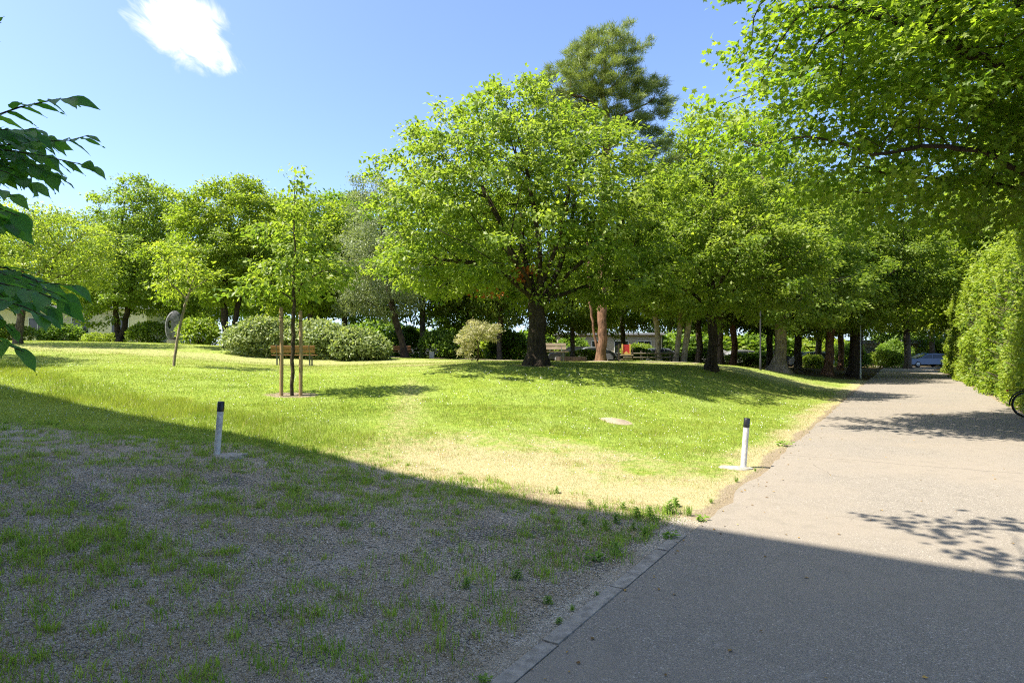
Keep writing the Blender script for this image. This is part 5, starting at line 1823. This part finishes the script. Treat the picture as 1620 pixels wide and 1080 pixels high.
def lawn_grass():
    rng = np.random.default_rng(201)
    xs = []; ys = []
    for (y0, y1, dens) in ((5.2, 9.5, 2600), (9.5, 14, 2000), (14, 19, 1150), (19, 26, 520), (26, 42, 130)):
        x0, x1 = -1.05 * y1, min(.72 * y1, 16)
        n = int((x1 - x0) * (y1 - y0) * dens)
        x = rng.uniform(x0, x1, n); y = rng.uniform(y0, y1, n)
        s = x * N2[0] + y * N2[1]
        ok = view_ok(x, y) & (s < S_LEFT - .02)
        xs.append(x[ok]); ys.append(y[ok])
    x = np.concatenate(xs); y = np.concatenate(ys)
    g, d, b, l = masks(x, y)
    nz = fbm(x, y, 1.6, 61)
    keep = rng.random(len(x)) < np.clip((1 - g * 1.15) * (1 - .42 * d) * (1 - .9 * b) * (1 - .8 * l) * (.75 + .5 * nz), 0, 1)
    x, y, d, nz, g = x[keep], y[keep], d[keep], nz[keep], g[keep]
    b_ = x * NB[0] + y * NB[1]
    h = rng.uniform(.022, .055, len(x)) * (.7 + .7 * nz) * (1 - .35 * d)
    # taller uncut fringe along the gravel at the left
    e_ = x * EB[0] + y * EB[1]
    h *= 1 + 1.5 * sstep(1.3, .1, np.abs(b_ - 6.5)) * sstep(-6.2, -7.6, e_)
    w = np.clip(.0045 * y / 9, .004, .02)
    isdry = rng.random(len(x)) < np.maximum(d * .78, .10 * (.4 + 1.2 * fbm(x, y, .9, 83)))
    v = np.clip(-.12 + .62 * fbm(x, y, .45, 63) + .5 * fbm(x, y, 2.2, 65) + .5 * (rng.random(len(x)) - .35), 0, 1)
    h *= 1 + 1.1 * sstep(.62, .78, fbm(x, y, 2.2, 65)) * (y < 15)
    z = surf(x, y) - .004
    m = ~isdry
    blades('lawn_grass', x[m], y[m], z[m], h[m], w[m], v[m], M['lawn_blade'], rng, .55)
    m = isdry
    blades('dry_grass', x[m], y[m], z[m], h[m] * .8, w[m], rng.random(m.sum()), M['straw'], rng, 1.1)
    # white clover heads
    n = 3000
    cy = 8 + 12 * rng.random(n) ** 1.3; cx = rng.uniform(-.86, .6, n) * cy
    g, d, b, l = masks(cx, cy)
    s = cx * N2[0] + cy * N2[1]
    ok = view_ok(cx, cy) & (s < S_LEFT - .3) & (g < .2) & (b < .2) & (fbm(cx, cy, .5, 67) + .25 * rng.random(n) > .52) & (rng.random(n) > d * .7)
    cx, cy = cx[ok], cy[ok]; n = len(cx)
    c = np.stack([cx, cy, surf(cx, cy) + rng.uniform(.03, .055, n)], 1)
    O = np.array([(1, 0, 0), (-1, 0, 0), (0, 1, 0), (0, -1, 0), (0, 0, 1), (0, 0, -1)], float)
    T = np.array([(0, 2, 4), (2, 1, 4), (1, 3, 4), (3, 0, 4), (2, 0, 5), (1, 2, 5), (3, 1, 5), (0, 3, 5)])
    r = rng.uniform(.006, .010, n) * np.clip(cy / 11, .9, 1.6)
    P = c[:, None] + O[None] * r[:, None, None]
    tag(link('clover_flowers', np_mesh('clover_flowers', P.reshape(-1, 3), (T[None] + (np.arange(n) * 6)[:, None, None]).reshape(-1, 3), M['clover'], {'v': np.repeat(rng.random(n), 6)})), kind='stuff')


lawn_grass()


def tuft_density(x, y):
    """where grass has come up through the gravel grid"""
    g, d, b, l = masks(x, y)
    bb = x * NB[0] + y * NB[1]; e = x * EB[0] + y * EB[1]
    q = fbm(x, y, 1.3, 71)
    left = sstep(-.4, -2.6, x - (y - 3) * -.15)
    near_lawn = sstep(3.6, 5.4, bb)
    want = .34 + .46 * left + .55 * near_lawn
    return np.clip((q - (.66 - want * .46)) * 2.0, .16, .85) * sstep(.02, .25, g + .1)


def gravel_cover():
    rng = np.random.default_rng(211)
    # tufts: centres, then blades round each centre
    n = 21000
    y = 1.6 + 9.2 * rng.random(n) ** .9; x = rng.uniform(-1.05, .32, n) * (y + .4)
    s = x * N2[0] + y * N2[1]; bb = x * NB[0] + y * NB[1]
    ok = view_ok(x, y) & (s < S_LEFT - .26) & (bb < 6.6)
    x, y = x[ok], y[ok]
    ok = rng.random(len(x)) < tuft_density(x, y) * .55
    x, y = x[ok], y[ok]
    k = rng.integers(9, 46, len(x))
    big = fbm(x, y, .9, 73)
    R = rng.uniform(.02, .075, len(x))
    i = np.repeat(np.arange(len(x)), k)
    bx = x[i] + rng.normal(0, 1, len(i)) * R[i]; by = y[i] + rng.normal(0, 1, len(i)) * R[i]
    h = rng.uniform(.018, .064, len(i)) * np.where(y[i] < 5.5, 1.3, 1.0) * (.45 + 1.1 * rng.random(len(x))[i]) * (.6 + .8 * big[i]) * np.exp(rng.normal(0, .2, len(i)))
    v = np.clip(rng.random(len(x))[i] * .6 + .4 * rng.random(len(i)), 0, 1)
    dry = rng.random(len(i)) < (.16 + .34 * (rng.random(len(x)) < .3))[i]
    z = surf(bx, by) - .002
    blades('tuft_grass', bx[~dry], by[~dry], z[~dry], h[~dry], .006, v[~dry], M['tuft_blade'], rng, .65, True)
    # straw lying flat
    m = 110000
    sy = 1.6 + 7.5 * rng.random(m) ** .9; sx = rng.uniform(-.9, .34, m) * (sy + .4)
    s = sx * N2[0] + sy * N2[1]; bb = sx * NB[0] + sy * NB[1]
    ok = (s < S_LEFT - .24) & (bb < 6.6) & (fbm(sx, sy, 1.5, 77) + .4 * rng.random(m) > .52)
    sx = np.concatenate([sx[ok], bx[dry]]); sy = np.concatenate([sy[ok], by[dry]])
    hh = np.concatenate([rng.uniform(.006, .022, ok.sum()), h[dry] * .8])
    blades('straw_litter', sx, sy, surf(sx, sy) + .001, hh, .0035, rng.random(len(sx)), M['straw'], rng, 2.2, True)
    # loose stones
    m = 95000
    gy = 2.4 + 5.6 * rng.random(m) ** 1.25; gx = rng.uniform(-.9, .34, m) * (gy + .3)
    s = gx * N2[0] + gy * N2[1]
    g, d, b, l = masks(gx, gy)
    ok = view_ok(gx, gy, -30) & (s < S_LEFT - .235) & (rng.random(m) < g)
    gx, gy = gx[ok], gy[ok]; m = len(gx)
    r = rng.uniform(.0022, .0062, m) * np.exp(rng.normal(0, .25, m)) * np.clip(gy / 3.5, .9, 1.5)
    O = np.array([(1, 0, 0), (-.9, .2, 0), (.1, 1, .1), (-.1, -.9, 0), (.1, 0, .7), (0, 0, -.7)], float)
    T = np.array([(0, 2, 4), (2, 1, 4), (1, 3, 4), (3, 0, 4), (2, 0, 5), (1, 2, 5), (3, 1, 5), (0, 3, 5)])
    a = rng.random(m) * 6.28
    rot = np.stack([np.stack([np.cos(a), -np.sin(a), 0 * a], 1), np.stack([np.sin(a), np.cos(a), 0 * a], 1), np.stack([0 * a, 0 * a, 1 + 0 * a], 1)], 1)
    P = np.einsum('nij,kj->nki', rot, O) * (r[:, None, None] * rng.uniform(.6, 1.3, (m, 1, 3))) + np.stack([gx, gy, surf(gx, gy) + r * .35], 1)[:, None]
    v = rng.random(m) ** 1.6
    v = np.where(rng.random(m) < .012, 2.2, v)
    tag(link('gravel', np_mesh('gravel', P.reshape(-1, 3), (T[None] + (np.arange(m) * 6)[:, None, None]).reshape(-1, 3), M['gravel'], {'v': np.repeat(v, 6)})), kind='stuff')
    # plastic honeycomb grid, its rims just above the stones
    c = .036
    dx, dy = c * math.sqrt(3), c * 1.5
    ang = math.atan2(U2[1], U2[0])
    V = []; Q = []
    ca, sa = math.cos(ang), math.sin(ang)
    rows = range(0, int(9.5 / dy)); cols = range(int(-9.5 / dx), int(2 / dx))
    cen = np.array([((i + .5 * (j & 1)) * dx, j * dy + .8) for j in rows for i in cols])
    # (across, along) -> world
    wx = N2[0] * cen[:, 0] + U2[0] * cen[:, 1]; wy = N2[1] * cen[:, 0] + U2[1] * cen[:, 1]
    s = wx * N2[0] + wy * N2[1]
    g, _, _, _ = masks(wx, wy)
    ok = (s < S_LEFT - .29) & (wy > 2.4) & (wy < 7.8) & view_ok(wx, wy, -40) & (g > .5)
    cen = cen[ok]
    ks = np.arange(6)
    th = np.radians(30 + 60 * ks)
    ring = np.stack([np.cos(th), np.sin(th)], 1)
    ro, ri = c * .985, c * .985 - .0042
    o2 = cen[:, None] + ring[None] * ro; i2 = cen[:, None] + ring[None] * ri
    def w(a):
        X = N2[0] * a[..., 0] + U2[0] * a[..., 1]; Y = N2[1] * a[..., 0] + U2[1] * a[..., 1]
        return X, Y
    ox, oy = w(o2); ix, iy = w(i2)
    hgt = -.0045 + (fbm(cen[:, 0], cen[:, 1], 1.5, 81) - .5) * .026
    zo = surf(ox.ravel(), oy.ravel()).reshape(ox.shape) + hgt[:, None]; zi = surf(ix.ravel(), iy.ravel()).reshape(ix.shape) + hgt[:, None]
    n = len(cen)
    P = np.concatenate([np.stack([ox, oy, zo], -1), np.stack([ix, iy, zi], -1), np.stack([ox, oy, zo - .02], -1), np.stack([ix, iy, zi - .02], -1)], 1)
    T = []
    for k in range(6):
        k2 = (k + 1) % 6
        T += [(k, k2, 6 + k2, 6 + k), (6 + k, 6 + k2, 18 + k2, 18 + k), (12 + k, 12 + k2, k2, k)]
    T = np.array(T)
    me = np_mesh('grid_paving', P.reshape(-1, 3), (T[None] + (np.arange(n) * 24)[:, None, None]).reshape(-1, 4), M['grid'])
    tag(link('grid_paving', me), kind='structure')


gravel_cover()


def weeds():
    """leafy weeds along the kerb and the dry edge"""
    rng = np.random.default_rng(221)
    spots = [(882, 985, .05, 1), (905, 965, .05, 0), (945, 942, .04, 1), (1060, 850, .10, 2), (1090, 815, .10, 0), (1070, 800, .14, 1), (1055, 812, .13, 1), (1030, 822, .14, 1), (1010, 818, .13, 1), (975, 828, .12, 1),
             (985, 805, .11, 1), (960, 838, .10, 1), (935, 800, .10, 1), (922, 830, .09, 1), (978, 878, .13, 1), (940, 885, .09, 2), (1125, 795, .07, 0), (1165, 762, .09, 0), (1240, 705, .12, 2), (815, 915, .09, 1), (735, 930, .09, 1),
             (765, 1076, .05, 2), (1018, 848, .11, 1), (870, 955, .06, 1), (1110, 822, .07, 2), (1000, 838, .10, 1), (880, 780, .08, 1), (1195, 745, .05, 0)]
    protos = []
    for kind in range(3):
        V = []; Fc = []; VA = []
        st_b = MB()

        def leaf(p, ax, nn, L, wd, val):
            ax = nrm(ax); nn = nrm(nn - ax * ax.dot(nn)); b = np.cross(nn, ax); o = len(V)
            for u, w in ((0, .02), (.3, .8), (.65, .75), (1, .0)):
                for sd in (-1, 1):
                    V.append(p + ax * L * u + b * sd * w * wd / 2 - nn * L * .25 * u * u); VA.append(val)
            for i in range(3):
                a = o + i * 2
                Fc.append((a, a + 1, a + 3, a + 2))
        if kind == 0:      # grassy tuft
            for i in range(60):
                a = rng.random() * 6.28
                leaf(np.array([rng.normal(0, .12), rng.normal(0, .12), 0]), np.array([math.cos(a) * .5, math.sin(a) * .5, 1.0]), np.array([math.cos(a), math.sin(a), .3]), rng.uniform(.5, 1.1), .05, rng.random())
        elif kind == 1:    # upright stems with narrow leaves
            for q in range(6):
                b0 = np.array([rng.normal(0, .22), rng.normal(0, .22), 0]); dr = nrm(np.array([rng.normal(0, .16), rng.normal(0, .16), 1.0])); H = rng.uniform(.6, 1.1)
                st_b.tube([b0, b0 + dr * H], [.016, .006], 4, False)
                for i in range(13):
                    a = i * 2.4
                    leaf(b0 + dr * H * (.1 + .9 * i / 13), np.array([math.cos(a), math.sin(a), .55]), np.array([0, 0, 1.0]) + rng.normal(0, .2, 3), rng.uniform(.25, .4) * (1.1 - .4 * i / 13), .13, rng.random())
        else:              # low broad leaved
            for i in range(70):
                a = rng.random() * 6.28; q = abs(rng.normal(0, .45))
                p = np.array([math.cos(a) * q, math.sin(a) * q, rng.uniform(.05, .55)])
                leaf(p, np.array([math.cos(a), math.sin(a), .2]), np.array([0, 0, 1.0]) + rng.normal(0, .35, 3), rng.uniform(.25, .5), .24, rng.random())
        fm = np_mesh('leaves', np.array(V), np.array(Fc), M['weed_leaf'], {'v': np.array(VA)})
        sm = None
        if st_b.v:
            sm = bpy.data.meshes.new('stem'); sm.from_pydata(st_b.v, [], st_b.f); sm.materials.append(M['weed_leaf'])
        protos.append((fm, sm))
    names = ('small grassy weed clump at the edge of the asphalt', 'upright narrow leaved weed at the edge of gravel and kerb', 'low broad leaved weed at the edge of the asphalt')
    rr = random.Random(9)
    for px, py, h, k in spots:
        z = 0.02
        for _ in range(3):
            d = F * (CAM_H - z) / (py - HY); x = (px - HX) / F * d
            z = max(.004, float(surf(x, d)[0]))
        e = empty('weed', (x, d, z - .003), rr.uniform(0, 6.28), names[k], 'weed', ('grassy weeds', 'narrow leaved weeds', 'broad leaved weeds')[k])
        s = h * 1.12 * rr.uniform(.85, 1.15)
        e.scale = (s, s, s * rr.uniform(.9, 1.15))
        link('leaves', protos[k][0], e)
        if protos[k][1]:
            link('stem', protos[k][1], e)
    # fallen leaves, bits on the asphalt
    n = 260
    t = 2.6 + 22 * rng.random(n) ** 1.6; s = rng.uniform(S_LEFT, S_RIGHT, n)
    s = np.where(rng.random(n) < .35, S_LEFT + np.abs(rng.normal(0, .2, n)), s)
    p = np.outer(s, N2) + np.outer(t, U2)
    pos = np.stack([p[:, 0], p[:, 1], 0 * s + .012], 1)
    L = rng.uniform(.015, .045, n)
    ax = np.stack([rng.normal(0, 1, n), rng.normal(0, 1, n), 0 * s], 1)
    nn = np.array([0, 0, 1.0]) + rng.normal(0, .25, (n, 3))
    me = leaves_mesh('fallen_leaves', pos, ax, nn, L, rng.random(n), 'rhomb', M['litter'])
    tag(link('fallen_leaves', me), kind='stuff')


weeds()
